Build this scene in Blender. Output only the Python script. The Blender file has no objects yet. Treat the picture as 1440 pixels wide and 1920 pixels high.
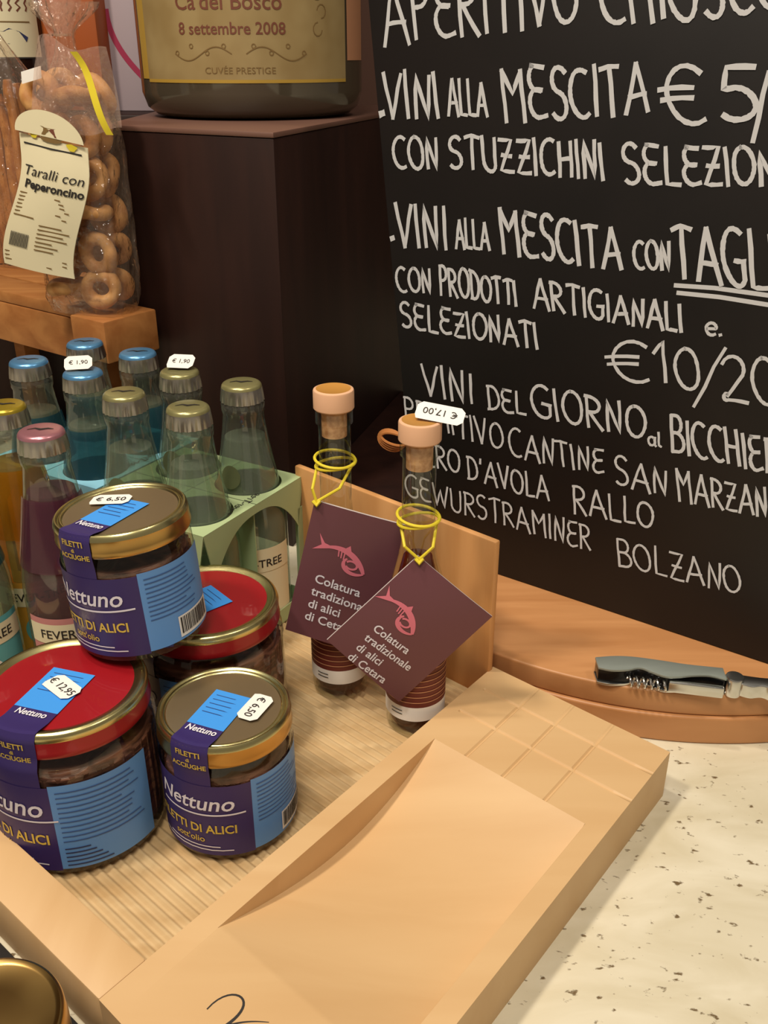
import bpy, bmesh, math, random
from mathutils import Vector, Matrix
random.seed(7)
R = math.radians
PI = math.pi
scene = bpy.context.scene
COL = scene.collection

# ------------------------------------------------------------ camera, world, lights
CAM_H, FPX, PITCH = 0.385, 1760.0, R(26.0)
cam = bpy.data.cameras.new('camera'); camo = bpy.data.objects.new('camera', cam); COL.objects.link(camo)
camo.location = (0, 0, CAM_H); camo.rotation_euler = (PI / 2 - PITCH, 0, 0)
cam.sensor_fit = 'VERTICAL'; cam.sensor_height = 36.0; cam.lens = 36.0 * FPX / 1920.0
cam.clip_start = 0.02; cam.clip_end = 20
scene.camera = camo
vs = scene.view_settings
vs.view_transform = 'Standard'; vs.look = 'None'; vs.gamma = 1.0; vs.use_curve_mapping = False
vs.exposure = 0.0
scene.cycles.transparent_max_bounces = 64

w = bpy.data.worlds.new('world'); scene.world = w; w.use_nodes = True
bg = w.node_tree.nodes['Background']; bg.inputs[0].default_value = (1.0, 0.84, 0.68, 1); bg.inputs[1].default_value = 0.18

def area_lamp(name, loc, target, size, power, color):
    l = bpy.data.lights.new(name, 'AREA'); l.shape = 'DISK'; l.size = size; l.energy = power; l.color = color
    o = bpy.data.objects.new(name, l); COL.objects.link(o); o.location = loc
    o.rotation_euler = (Vector(target) - Vector(loc)).to_track_quat('-Z', 'Y').to_euler()
    return o
def spot_lamp(name, loc, target, radius, power, color, ang, blend):
    l = bpy.data.lights.new(name, 'SPOT'); l.shadow_soft_size = radius; l.energy = power; l.color = color
    l.spot_size = R(ang); l.spot_blend = blend
    o = bpy.data.objects.new(name, l); COL.objects.link(o); o.location = loc
    o.rotation_euler = (Vector(target) - Vector(loc)).to_track_quat('-Z', 'Y').to_euler()
    return o
spot_lamp('ceiling_spot', (-0.42, 0.50, 1.70), (0.02, 0.34, 0), 0.05, 30, (1.0, 0.89, 0.74), 46, 1.0)
area_lamp('ceiling_panel', (-0.10, -0.36, 1.65), (0.02, 0.40, 0), 0.50, 15, (1.0, 0.91, 0.77))
area_lamp('ceiling_lamp', (-0.75, 0.05, 1.6), (-0.25, 0.78, 0.25), 0.18, 13, (1.0, 0.88, 0.72))
area_lamp('ceiling_lamp', (0.75, 0.10, 1.7), (0.2, 0.6, 0.1), 0.20, 4, (1.0, 0.89, 0.74))

# ------------------------------------------------------------ pixel -> world helpers (used to survey the photo)
_r = Vector((1, 0, 0)); _u = Vector((0, math.sin(PITCH), math.cos(PITCH))); _w = Vector((0, math.cos(PITCH), -math.sin(PITCH)))
EYE = Vector((0, 0, CAM_H))
def ray(x, y): return _r * ((x - 720) / FPX) + _u * ((960 - y) / FPX) + _w
def on_z(x, y, z):
    d = ray(x, y); return EYE + d * ((z - CAM_H) / d.z)
def on_plane(x, y, p, n):
    d = ray(x, y); return EYE + d * ((Vector(p) - EYE).dot(n) / d.dot(n))

# ------------------------------------------------------------ materials
def srgb(r, g, b):
    f = lambda c: (c / 255 / 12.92) if c / 255 <= 0.04045 else ((c / 255 + 0.055) / 1.055) ** 2.4
    return (f(r), f(g), f(b), 1)
MATS = {}
def mat(name, col, rough=0.5, metal=0.0, spec=0.5, coat=0.0):
    m = bpy.data.materials.new(name); m.use_nodes = True
    b = m.node_tree.nodes['Principled BSDF']
    b.inputs['Base Color'].default_value = col if len(col) == 4 else srgb(*col)
    b.inputs['Roughness'].default_value = rough; b.inputs['Metallic'].default_value = metal
    b.inputs['Specular IOR Level'].default_value = spec
    b.inputs['Coat Weight'].default_value = coat
    MATS[name] = m
    return m
def vary(m, c1, c2, scale=(20, 20, 20), detail=4, bump=0.0, dist=0.0, kind='noise', lo=0.35, hi=0.65, rot=(0, 0, 0)):
    nt = m.node_tree; b = nt.nodes['Principled BSDF']
    tc = nt.nodes.new('ShaderNodeTexCoord'); mp = nt.nodes.new('ShaderNodeMapping')
    mp.inputs['Scale'].default_value = scale; mp.inputs['Rotation'].default_value = rot
    nt.links.new(tc.outputs['Object'], mp.inputs[0])
    if kind == 'wave':
        n = nt.nodes.new('ShaderNodeTexWave'); n.inputs['Scale'].default_value = 1; n.inputs['Distortion'].default_value = dist
        n.inputs['Detail'].default_value = detail
    else:
        n = nt.nodes.new('ShaderNodeTexNoise'); n.inputs['Scale'].default_value = 1; n.inputs['Detail'].default_value = detail
        n.inputs['Distortion'].default_value = dist
    nt.links.new(mp.outputs[0], n.inputs[0])
    cr = nt.nodes.new('ShaderNodeValToRGB')
    cr.color_ramp.elements[0].position = lo; cr.color_ramp.elements[1].position = hi
    cr.color_ramp.elements[0].color = srgb(*c1); cr.color_ramp.elements[1].color = srgb(*c2)
    out = n.outputs['Fac'] if 'Fac' in n.outputs else n.outputs[1]
    nt.links.new(out, cr.inputs[0]); nt.links.new(cr.outputs[0], b.inputs['Base Color'])
    if bump:
        bp = nt.nodes.new('ShaderNodeBump'); bp.inputs['Strength'].default_value = bump; bp.inputs['Distance'].default_value = 0.002
        nt.links.new(out, bp.inputs['Height']); nt.links.new(bp.outputs[0], b.inputs['Normal'])
    return m
def film(name, tint, rough=0.05, ior=1.45, bump=0.0, bscale=40, haze=0.0, hazecol=(255, 255, 255)):
    """thin clear sheet: passes light straight through, reflects by Fresnel, optional milky haze"""
    m = bpy.data.materials.new(name); m.use_nodes = True; nt = m.node_tree; nt.nodes.clear()
    out = nt.nodes.new('ShaderNodeOutputMaterial'); tr = nt.nodes.new('ShaderNodeBsdfTransparent'); gl = nt.nodes.new('ShaderNodeBsdfGlossy')
    fr = nt.nodes.new('ShaderNodeLayerWeight'); fr.inputs['Blend'].default_value = 0.5; mx = nt.nodes.new('ShaderNodeMixShader')
    tr.inputs[0].default_value = srgb(*tint); gl.inputs['Roughness'].default_value = rough
    f0 = ((ior - 1) / (ior + 1)) ** 2 * 1.6
    pw = nt.nodes.new('ShaderNodeMath'); pw.operation = 'POWER'; pw.inputs[1].default_value = 4.5
    ma = nt.nodes.new('ShaderNodeMath'); ma.operation = 'MULTIPLY_ADD'; ma.inputs[1].default_value = 0.9 - f0; ma.inputs[2].default_value = f0
    nt.links.new(fr.outputs['Facing'], pw.inputs[0]); nt.links.new(pw.outputs[0], ma.inputs[0])
    src = tr.outputs[0]
    if haze:
        df = nt.nodes.new('ShaderNodeBsdfDiffuse'); df.inputs[0].default_value = srgb(*hazecol)
        m2 = nt.nodes.new('ShaderNodeMixShader'); m2.inputs[0].default_value = haze
        nt.links.new(src, m2.inputs[1]); nt.links.new(df.outputs[0], m2.inputs[2]); src = m2.outputs[0]
    nt.links.new(ma.outputs[0], mx.inputs[0]); nt.links.new(src, mx.inputs[1]); nt.links.new(gl.outputs[0], mx.inputs[2])
    nt.links.new(mx.outputs[0], out.inputs[0])
    if bump:
        tc = nt.nodes.new('ShaderNodeTexCoord'); n = nt.nodes.new('ShaderNodeTexNoise'); n.inputs['Scale'].default_value = bscale; n.inputs['Detail'].default_value = 3
        bp = nt.nodes.new('ShaderNodeBump'); bp.inputs['Strength'].default_value = bump; bp.inputs['Distance'].default_value = 0.012
        nt.links.new(tc.outputs['Object'], n.inputs['Vector']); nt.links.new(n.outputs['Fac'], bp.inputs['Height'])
        nt.links.new(bp.outputs[0], gl.inputs['Normal']); nt.links.new(bp.outputs[0], fr.inputs['Normal'])
    MATS[name] = m
    return m
def liquid(name, col, ior=1.33, rough=0.0):
    m = mat(name, col, rough); b = m.node_tree.nodes['Principled BSDF']
    b.inputs['Transmission Weight'].default_value = 1.0; b.inputs['IOR'].default_value = ior
    return m

M = {}
M['maple'] = vary(mat('maple', (226, 186, 134), 0.5), (206, 167, 118), (216, 180, 132), (5, 40, 30), 4, 0.02, 0.5, lo=0.25, hi=0.75, rot=(0, 0, R(-41 + 90)))
M['rail'] = vary(mat('rail_wood', (226, 184, 128), 0.5), (206, 166, 116), (216, 179, 131), (40, 5, 30), 4, 0.02, 0.5, lo=0.3, hi=0.7, rot=(0, 0, R(41)))
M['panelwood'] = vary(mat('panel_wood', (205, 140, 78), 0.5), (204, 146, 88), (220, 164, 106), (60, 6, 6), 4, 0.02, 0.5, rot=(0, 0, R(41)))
M['roundwood'] = vary(mat('beech', (196, 124, 66), 0.42), (180, 124, 76), (202, 146, 96), (6, 50, 30), 4, 0.02, 0.7, rot=(0, 0, R(36)), lo=0.3, hi=0.7)
M['crate'] = vary(mat('crate_pine', (176, 116, 60), 0.6), (160, 100, 48), (190, 130, 72), (10, 50, 50), 4, 0.05, 0.5, rot=(0, 0, R(36)))
M['darkwood'] = vary(mat('dark_veneer', (48, 25, 19), 0.5, spec=0.35), (35, 17, 13), (46, 24, 18), (40, 40, 6), 4, 0.02, 0.3)
M['topwood'] = mat('lit_top_veneer', (112, 80, 68), 0.5)  # pedestal veneer lightened: the light on its top face is in the colour
M['kraft'] = vary(mat('kraft', (206, 174, 124), 0.85), (182, 150, 104), (206, 178, 134), (14, 60, 10), 4, 0, 0.6)
M['black'] = vary(mat('blackboard', (22, 19, 18), 0.46, spec=0.35), (17, 15, 15), (27, 23, 22), (6, 6, 6), 4, 0, 0.4)
M['chalk'] = mat('chalk_pen', (190, 190, 192), 0.8)
M['wallmat'] = mat('brown_wall', (74, 46, 34), 0.8)
M['gold'] = vary(mat('gold_lid', (186, 150, 88), 0.28, 1.0), (172, 138, 82), (198, 164, 100), (30, 30, 30), 2)
M['goldring'] = mat('gold_ring', (214, 204, 146), 0.27, 1.0)
M['bronze'] = mat('bronze_lacquer', (140, 122, 94), 0.36, 0.6)
M['red'] = mat('red_lacquer', (156, 20, 30), 0.35, 0.1, coat=0.3)
M['purple'] = mat('purple_paper', (52, 38, 98), 0.45)
M['blue'] = mat('blue_paper', (62, 150, 236), 0.5)
M['paleblue'] = mat('pale_blue_paper', (96, 150, 214), 0.5)
M['white'] = mat('white_paper', (240, 236, 230), 0.6)
M['white_ink'] = mat('white_ink', (226, 222, 232), 0.6)
M['gold_ink'] = mat('gold_ink', (214, 184, 76), 0.5)
M['print_ink'] = mat('fine_print', (52, 84, 142), 0.6)
M['navy_ink'] = mat('navy_ink', (34, 40, 84), 0.6)
M['dark_ink'] = mat('dark_ink', (40, 36, 34), 0.6)
M['glass'] = film('clear_glass', (246, 247, 242), 0.03, 1.5)
M['bottleglass'] = film('green_tint_glass', (232, 240, 232), 0.04, 1.6, haze=0.05, hazecol=(206, 214, 200))
M['bigglass'] = mat('dark_bottle_glass', (84, 76, 62), 0.10, spec=0.8)
M['anchovy'] = vary(mat('anchovy', (96, 58, 46), 0.4), (62, 36, 30), (140, 92, 74), (60, 60, 240), 5, 0.5, 1.2)
M['oil'] = film('oil_surface', (190, 150, 100), 0.05)
M['silver'] = mat('silver_metal', (206, 202, 194), 0.3, 1.0)
M['chrome'] = mat('chrome', (214, 214, 210), 0.24, 1.0)
M['satin'] = mat('satin_steel', (152, 160, 154), 0.35, 0.45)
M['gunmetal'] = mat('gunmetal', (34, 34, 36), 0.2, 0.7)
M['cap_blue'] = mat('cap_blue', (104, 164, 214), 0.28, 0.6)
M['cap_green'] = mat('cap_olive', (166, 160, 110), 0.28, 0.6)
M['cap_pink'] = mat('cap_pink', (190, 130, 140), 0.28, 0.6)
M['cap_yellow'] = mat('cap_yellow', (178, 154, 50), 0.28, 0.6)
M['tonic'] = film('tonic_water', (226, 234, 226), 0.03, 1.33, haze=0.20, hazecol=(196, 202, 184))
M['tonic_pink'] = film('pink_tonic', (220, 150, 170), 0.03, 1.33, haze=0.25, hazecol=(150, 80, 104))
M['tonic_amber'] = film('amber_tonic', (244, 190, 80), 0.03, 1.33, haze=0.35, hazecol=(206, 150, 40))
M['card_green'] = mat('green_card', (172, 190, 142), 0.6)
M['card_blue'] = mat('blue_card', (140, 200, 224), 0.6)
M['neck_blue'] = film('blue_neck_label', (130, 178, 196), 0.1, 1.4, haze=0.40, hazecol=(44, 86, 102))
M['neck_green'] = mat('green_neck_label', (92, 98, 66), 0.5)
M['neck_pink'] = film('pink_neck_label', (196, 150, 166), 0.1, 1.4, haze=0.35, hazecol=(104, 60, 78))
M['neck_amber'] = film('amber_neck_label', (226, 180, 90), 0.1, 1.4, haze=0.45, hazecol=(170, 112, 24))
M['teal'] = mat('teal_label', (96, 176, 182), 0.5)
M['label_cream'] = mat('cream_label', (234, 224, 188), 0.6)
M['label_pink'] = mat('pink_label', (206, 138, 136), 0.6)
M['label_orange'] = mat('orange_label', (206, 150, 52), 0.6)
M['stopper'] = mat('stopper_plastic', (226, 178, 142), 0.4)
M['stopper_top'] = mat('stopper_wood_top', (190, 136, 66), 0.35)
M['cork'] = vary(mat('cork', (200, 150, 104), 0.8), (182, 130, 86), (214, 166, 120), (300, 300, 300), 3)
M['colatura'] = film('amber_colatura', (190, 96, 44), 0.03, 1.34, haze=0.30, hazecol=(120, 54, 30))
M['maroon'] = mat('maroon_label', (104, 40, 34), 0.5)
M['tagpaper'] = mat('aubergine_card', (104, 62, 70), 0.42)
M['tagedge'] = mat('card_edge', (206, 196, 194), 0.7)
M['fishpink'] = mat('fish_pink', (214, 116, 134), 0.5)
M['raffia'] = mat('yellow_raffia', (226, 206, 50), 0.55)
M['label_yellow'] = vary(mat('parchment_label', (158, 134, 90), 0.6), (150, 126, 80), (166, 144, 98), (30, 30, 30), 2)
M['label_rust'] = mat('rust_ink', (118, 66, 48), 0.6)
M['label_tan'] = mat('tan_ink', (128, 100, 56), 0.6)
M['label_gold'] = mat('gold_border', (184, 148, 60), 0.45)
M['label_peach'] = mat('peach_label', (196, 140, 104), 0.6)
M['cello'] = film('cellophane', (252, 248, 244), 0.07, 1.45, 1.0, 70, haze=0.08, hazecol=(240, 214, 190))
M['cello_fold'] = film('folded_cellophane', (250, 240, 234), 0.14, 1.6, 1.0, 60, haze=0.24, hazecol=(236, 206, 190))
M['taralli'] = vary(mat('baked_dough', (206, 152, 90), 0.6), (180, 122, 64), (222, 170, 106), (70, 70, 70), 4, 0.1)
M['stick'] = vary(mat('breadstick_dough', (190, 122, 56), 0.6), (164, 98, 40), (206, 140, 70), (90, 90, 40), 4, 0.1)
M['orange'] = mat('orange_wrapper', (176, 88, 36), 0.5)
M['lilac'] = mat('lilac_carton', (184, 168, 176), 0.6)
M['magenta'] = mat('magenta_print', (168, 50, 84), 0.5)
M['darkglass'] = mat('brown_wine_glass', (40, 22, 18), 0.15, spec=0.6)
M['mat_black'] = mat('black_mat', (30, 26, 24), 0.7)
M['wicker'] = mat('wicker', (184, 118, 62), 0.6)
M['floor_tile'] = mat('brown_tile', (80, 62, 48), 0.6)
# travertine with pits
def travertine():
    m = vary(mat('travertine', (222, 210, 180), 0.45), (204, 194, 166), (228, 221, 200), (16, 34, 16), 6, 0, 0.8, lo=0.3, hi=0.72)
    nt = m.node_tree; b = nt.nodes['Principled BSDF']
    base = b.inputs['Base Color'].links[0].from_socket
    tc = nt.nodes.new('ShaderNodeTexCoord'); mp = nt.nodes.new('ShaderNodeMapping'); mp.inputs['Scale'].default_value = (170, 300, 170); mp.inputs['Rotation'].default_value = (0, 0, R(30))
    n = nt.nodes.new('ShaderNodeTexNoise'); n.inputs['Scale'].default_value = 1; n.inputs['Detail'].default_value = 3
    n2 = nt.nodes.new('ShaderNodeTexNoise'); n2.inputs['Scale'].default_value = 70; n2.inputs['Detail'].default_value = 2
    nt.links.new(tc.outputs['Object'], mp.inputs[0]); nt.links.new(mp.outputs[0], n.inputs['Vector']); nt.links.new(tc.outputs['Object'], n2.inputs['Vector'])
    ad = nt.nodes.new('ShaderNodeMath'); ad.operation = 'ADD'; nt.links.new(n.outputs['Fac'], ad.inputs[0])
    ml = nt.nodes.new('ShaderNodeMath'); ml.operation = 'MULTIPLY'; ml.inputs[1].default_value = 0.5
    nt.links.new(n2.outputs['Fac'], ml.inputs[0]); nt.links.new(ml.outputs[0], ad.inputs[1])
    cr = nt.nodes.new('ShaderNodeValToRGB'); cr.color_ramp.elements[0].position = 0.905; cr.color_ramp.elements[1].position = 0.985
    nt.links.new(ad.outputs[0], cr.inputs[0])
    mx = nt.nodes.new('ShaderNodeMix'); mx.data_type = 'RGBA'
    nt.links.new(cr.outputs[0], mx.inputs[0]); nt.links.new(base, mx.inputs[6]); mx.inputs[7].default_value = srgb(112, 92, 62)
    nt.links.new(mx.outputs[2], b.inputs['Base Color'])
    bp = nt.nodes.new('ShaderNodeBump'); bp.inputs['Strength'].default_value = 0.5; bp.inputs['Distance'].default_value = 0.001; bp.invert = True
    nt.links.new(cr.outputs[0], bp.inputs['Height']); nt.links.new(bp.outputs[0], b.inputs['Normal'])
    return m
M['travertine'] = travertine()

# ------------------------------------------------------------ mesh builder
class MB:
    def __init__(s): s.v = []; s.f = []; s.m = []; s.mats = []
    def mi(s, name):
        if name not in s.mats: s.mats.append(name)
        return s.mats.index(name)
    def add(s, verts, faces, name, T=None):
        o = len(s.v); i = s.mi(name)
        for p in verts:
            p = Vector(p); s.v.append(T @ p if T is not None else p)
        for f in faces: s.f.append([k + o for k in f]); s.m.append(i)
        return s
    def box(s, c, d, name, T=None):
        x, y, z = c; a, b, e = d[0] / 2, d[1] / 2, d[2] / 2
        v = [(x + i * a, y + j * b, z + k * e) for i in (-1, 1) for j in (-1, 1) for k in (-1, 1)]
        return s.add(v, [(0, 1, 3, 2), (4, 6, 7, 5), (0, 4, 5, 1), (2, 3, 7, 6), (0, 2, 6, 4), (1, 5, 7, 3)], name, T)
    def prism(s, poly, z0, z1, name, T=None):
        n = len(poly); a = sum(poly[i][0] * poly[(i + 1) % n][1] - poly[(i + 1) % n][0] * poly[i][1] for i in range(n))
        if a < 0: poly = poly[::-1]
        v = [(p[0], p[1], z0) for p in poly] + [(p[0], p[1], z1) for p in poly]
        f = [tuple(range(n - 1, -1, -1)), tuple(range(n, 2 * n))] + [(i, (i + 1) % n, n + (i + 1) % n, n + i) for i in range(n)]
        return s.add(v, f, name, T)
    def lathe(s, prof, name, seg=48, T=None, c=(0, 0)):
        v = []; f = []; rows = []
        for (r, z) in prof:
            if r < 1e-6: rows.append([len(v)]); v.append((c[0], c[1], z))
            else:
                rows.append(list(range(len(v), len(v) + seg)))
                v += [(c[0] + r * math.cos(2 * PI * k / seg), c[1] + r * math.sin(2 * PI * k / seg), z) for k in range(seg)]
        for a, b in zip(rows, rows[1:]):
            for k in range(seg):
                k2 = (k + 1) % seg
                if len(a) == 1 and len(b) == 1: continue
                if len(a) == 1: f.append((a[0], b[k2], b[k]))
                elif len(b) == 1: f.append((a[k], a[k2], b[0]))
                else: f.append((a[k], a[k2], b[k2], b[k]))
        return s.add(v, f, name, T)
    def tube(s, pts, rad, name, seg=8, closed=False, T=None):
        pts = [Vector(p) for p in pts]; n = len(pts); v = []; f = []
        up = Vector((0, 0, 1)); prev = None
        for i, p in enumerate(pts):
            a = pts[i - 1] if (i > 0 or closed) else p; b = pts[(i + 1) % n] if (i < n - 1 or closed) else p
            t = (b - a).normalized()
            if prev is None:
                ref = up if abs(t.z) < 0.9 else Vector((1, 0, 0)); x = t.cross(ref).normalized()
            else: x = (prev - t * prev.dot(t)).normalized()
            prev = x; y = t.cross(x)
            r = rad[i] if isinstance(rad, (list, tuple)) else rad
            v += [p + x * (r * math.cos(2 * PI * k / seg)) + y * (r * math.sin(2 * PI * k / seg)) for k in range(seg)]
        for i in range(n if closed else n - 1):
            j = (i + 1) % n
            for k in range(seg): f.append((i * seg + k, i * seg + (k + 1) % seg, j * seg + (k + 1) % seg, j * seg + k))
        if not closed: f += [tuple(range(seg - 1, -1, -1)), tuple((n - 1) * seg + k for k in range(seg))]
        return s.add(v, f, name, T)
    def grid(s, fn, nu, nv, name, T=None):
        v = [fn(i / nu, j / nv) for j in range(nv + 1) for i in range(nu + 1)]
        f = [(j * (nu + 1) + i, j * (nu + 1) + i + 1, (j + 1) * (nu + 1) + i + 1, (j + 1) * (nu + 1) + i) for j in range(nv) for i in range(nu)]
        return s.add(v, f, name, T)
    def ribbon(s, pts, width, name, fn, caps=True):
        """flat stroke along 2D points, mapped to 3D by fn(x, y)"""
        pts = [Vector((p[0], p[1])) for p in pts]; n = len(pts); L = []; Rr = []
        for i, p in enumerate(pts):
            a = pts[max(0, i - 1)]; b = pts[min(n - 1, i + 1)]; t = (b - a)
            t = t.normalized() if t.length > 1e-9 else Vector((1, 0))
            wd = width[i] if isinstance(width, (list, tuple)) else width
            nn = Vector((-t.y, t.x)) * wd / 2
            if caps and i == 0: p = p - t * wd * 0.3
            if caps and i == n - 1: p = p + t * wd * 0.3
            L.append(p + nn); Rr.append(p - nn)
        v = [fn(q.x, q.y) for q in L] + [fn(q.x, q.y) for q in Rr]
        return s.add(v, [(i, n + i, n + i + 1, i + 1) for i in range(n - 1)], name)
    def rect(s, x0, y0, x1, y1, name, fn, nu=1):
        return s.grid(lambda u, v: fn(x0 + (x1 - x0) * u, y0 + (y1 - y0) * v), nu, 1, name)
    def text(s, txt, size, name, fn, align='CENTER', ox=0, oy=0, sx=1.0, shear=0.0, bold=0.0):
        V, F = text_mesh(txt, align, shear, bold)
        return s.add([fn(ox + x * size * sx, oy + y * size) for x, y in V], F, name)
    def build(s, name, parent=None, bevel=0.0, bseg=2, smooth=True, ang=35, T=None):
        me = bpy.data.meshes.new(name)
        me.from_pydata([tuple(p) for p in s.v], [], s.f)
        for k in s.mats: me.materials.append(M[k])
        me.polygons.foreach_set('material_index', s.m); me.update()
        if bevel:
            bm = bmesh.new(); bm.from_mesh(me); bmesh.ops.remove_doubles(bm, verts=bm.verts, dist=1e-6)
            es = [e for e in bm.edges if len(e.link_faces) == 2 and e.calc_face_angle(0) > R(30)]
            bmesh.ops.bevel(bm, geom=es, offset=bevel, segments=bseg, profile=0.5, affect='EDGES', clamp_overlap=True)
            bm.to_mesh(me); bm.free()
        if smooth:
            me.polygons.foreach_set('use_smooth', [True] * len(me.polygons)); me.set_sharp_from_angle(angle=R(ang))
        o = bpy.data.objects.new(name, me); COL.objects.link(o)
        if parent is not None: o.parent = parent
        if T is not None: o.matrix_world = T
        return o
_TX = {}
def text_mesh(txt, align, shear, bold):
    key = (txt, align, shear, bold)
    if key not in _TX:
        c = bpy.data.curves.new('lettering', 'FONT'); c.body = txt; c.align_x = align; c.size = 1.0; c.shear = shear; c.offset = bold; c.resolution_u = 3
        o = bpy.data.objects.new('lettering', c); COL.objects.link(o)
        dg = bpy.context.evaluated_depsgraph_get(); me = bpy.data.meshes.new_from_object(o.evaluated_get(dg))
        _TX[key] = ([(p.co.x, p.co.y) for p in me.vertices], [tuple(q.vertices) for q in me.polygons])
        bpy.data.objects.remove(o); bpy.data.curves.remove(c); bpy.data.meshes.remove(me)
    return _TX[key]

def tag(o, label, cat, group=None, kind=None):
    o['label'] = label; o['category'] = cat
    if group: o['group'] = group
    if kind: o['kind'] = kind
    return o
def struct(o): o['kind'] = 'structure'; return o
def thing(name, label, cat, loc=(0, 0, 0), rz=0.0, group=None):
    o = bpy.data.objects.new(name, None); o.empty_display_size = 0.02; COL.objects.link(o)
    o.location = loc; o.rotation_euler = (0, 0, rz); tag(o, label, cat, group)
    return o
def dup(root, loc, rz, label):
    r = root.copy(); COL.objects.link(r); r.location = loc; r.rotation_euler = (0, 0, rz); r['label'] = label
    for ch in list(root.children):
        c = ch.copy(); COL.objects.link(c); c.parent = r
        for g in ch.children:
            d = g.copy(); COL.objects.link(d); d.parent = c
    return r
def cyl(rad, z=0.0, a0=0.0):
    """wrap flat (x, y) round an upright cylinder; x = 0 faces angle a0, x grows to the viewer's right"""
    return lambda x, y: (rad * math.cos(a0 + x / rad), rad * math.sin(a0 + x / rad), z + y)
def smoothstep(a, b, x):
    t = min(1, max(0, (x - a) / (b - a))); return t * t * (3 - 2 * t)

# ------------------------------------------------------------ the setting
struct(MB().box((0, 1.61, 0.6), (4.4, 0.1, 3.2), 'wallmat').build('wall_back'))
struct(MB().box((-2.25, 0.9, 0.6), (0.1, 1.36, 3.2), 'wallmat').build('wall_left'))
struct(MB().box((0, 0.4, -1.02), (4.4, 4.4, 0.1), 'floor_tile').build('floor'))
ct = thing('countertop', 'cream travertine shop counter with small dark pits', 'counter')
MB().box((0, 0.62, -0.02), (2.6, 1.84, 0.04), 'travertine').build('slab', ct, bevel=0.004)
MB().box((0, 0.66, -0.505), (2.5, 1.70, 0.93), 'darkwood').build('cabinet_body', ct)

# ------------------------------------------------------------ wooden display tray
FL = Vector((0.070, 0.4975, 0)); TU = Vector((0.743, -0.669, 0)); TV = Vector((-0.624, -0.781, 0))
ZT = 0.032
def tp(s, t, z): return FL + TU * s + TV * t + Vector((0, 0, z))     # s: along the far edge, t: towards the front (metres)
TL = 0.302
tray = thing('display_tray', 'pale wooden display tray with a thick carved right side holding jars and bottles', 'tray')
# thick carved side: top as a height field with scoop and grooves
GU = [0.023, 0.0495, 0.0775]; GV = [0.0085, 0.0345, 0.0595, 0.0865, 0.1105]
gw = 0.0010
ss = set([0, 0.1225, 0.0119, 0.0121]); ts = set([0, TL, 0.0799, 0.2461])
for g in GU: ts |= {g - gw * 1.4, g - gw * .4, g + gw * .4, g + gw * 1.4}
for g in GV: ss |= {g - gw * 1.4, g - gw * .4, g + gw * .4, g + gw * 1.4}
for k in range(1, 60): ts.add(0.08 + 0.166 * k / 60)
for k in range(1, 24): ss.add(0.0121 + (0.1109 - 0.0121) * k / 24)
ss |= {0.1109, 0.1111}
ss = sorted(ss); ts = sorted(ts)
def board_z(s, t):
    z = ZT
    if 0.01205 <= s <= 0.11095 and 0.08 < t < 0.246:
        q = (t - 0.08) / 0.166
        z -= 0.0195 * math.sin(PI * q ** 0.92) ** 0.95
    d = 0
    for g in GU:
        if 0.0085 <= s <= 0.1135 and g < 0.0775: d = max(d, 1 if abs(t - g) <= gw * .5 else 0)
    for g in GV:
        if 0.012 < t < 0.079 and 0.012 < s < 0.1: d = max(d, 1 if abs(s - g) <= gw * .5 else 0)
    return z - 0.0010 * d
b = MB(); ns, nt_ = len(ss), len(ts)
vv = [tp(s, t, board_z(s, t)) for t in ts for s in ss]
ff = [(j * ns + i, (j + 1) * ns + i, (j + 1) * ns + i + 1, j * ns + i + 1) for j in range(nt_ - 1) for i in range(ns - 1)]
def skirt(idx):
    o = len(vv)
    for k in idx: p = vv[k]; vv.append(Vector((p.x, p.y, 0.0)))
    for a in range(len(idx) - 1): ff.append((idx[a], idx[a + 1], o + a + 1, o + a))
skirt([i for i in range(ns)]); skirt([(nt_ - 1) * ns + i for i in range(ns)][::-1])
skirt([j * ns for j in range(nt_)][::-1]); skirt([j * ns + ns - 1 for j in range(nt_)])
b.add(vv, ff, 'maple')
carved = b.build('carved_side', tray, ang=25)
# burnt-in script flourish on the flat near end
lg = MB()
lf = lambda s, t: tp(s, t, ZT + 0.00015)
def bez(p, n=14):
    out = []
    for i in range(n + 1):
        t = i / n; q = [Vector(a) for a in p]
        while len(q) > 1: q = [q[k].lerp(q[k + 1], t) for k in range(len(q) - 1)]
        out.append((q[0].x, q[0].y))
    return out
loop = bez([(.0385, .2745), (.037, .262), (.046, .2555), (.056, .260), (.052, .272), (.0475, .2815), (.045, .290)], 24)
lg.ribbon(loop, [0.0006 + 0.0011 * (i / 24) for i in range(25)], 'dark_ink', lf)
lg.ribbon(bez([(.0455, .286), (.049, .272), (.056, .266), (.0625, .2615)]), [0.0012 - 0.0009 * i / 14 for i in range(15)], 'dark_ink', lf)
lg.build('burnt_logo', carved)
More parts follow.
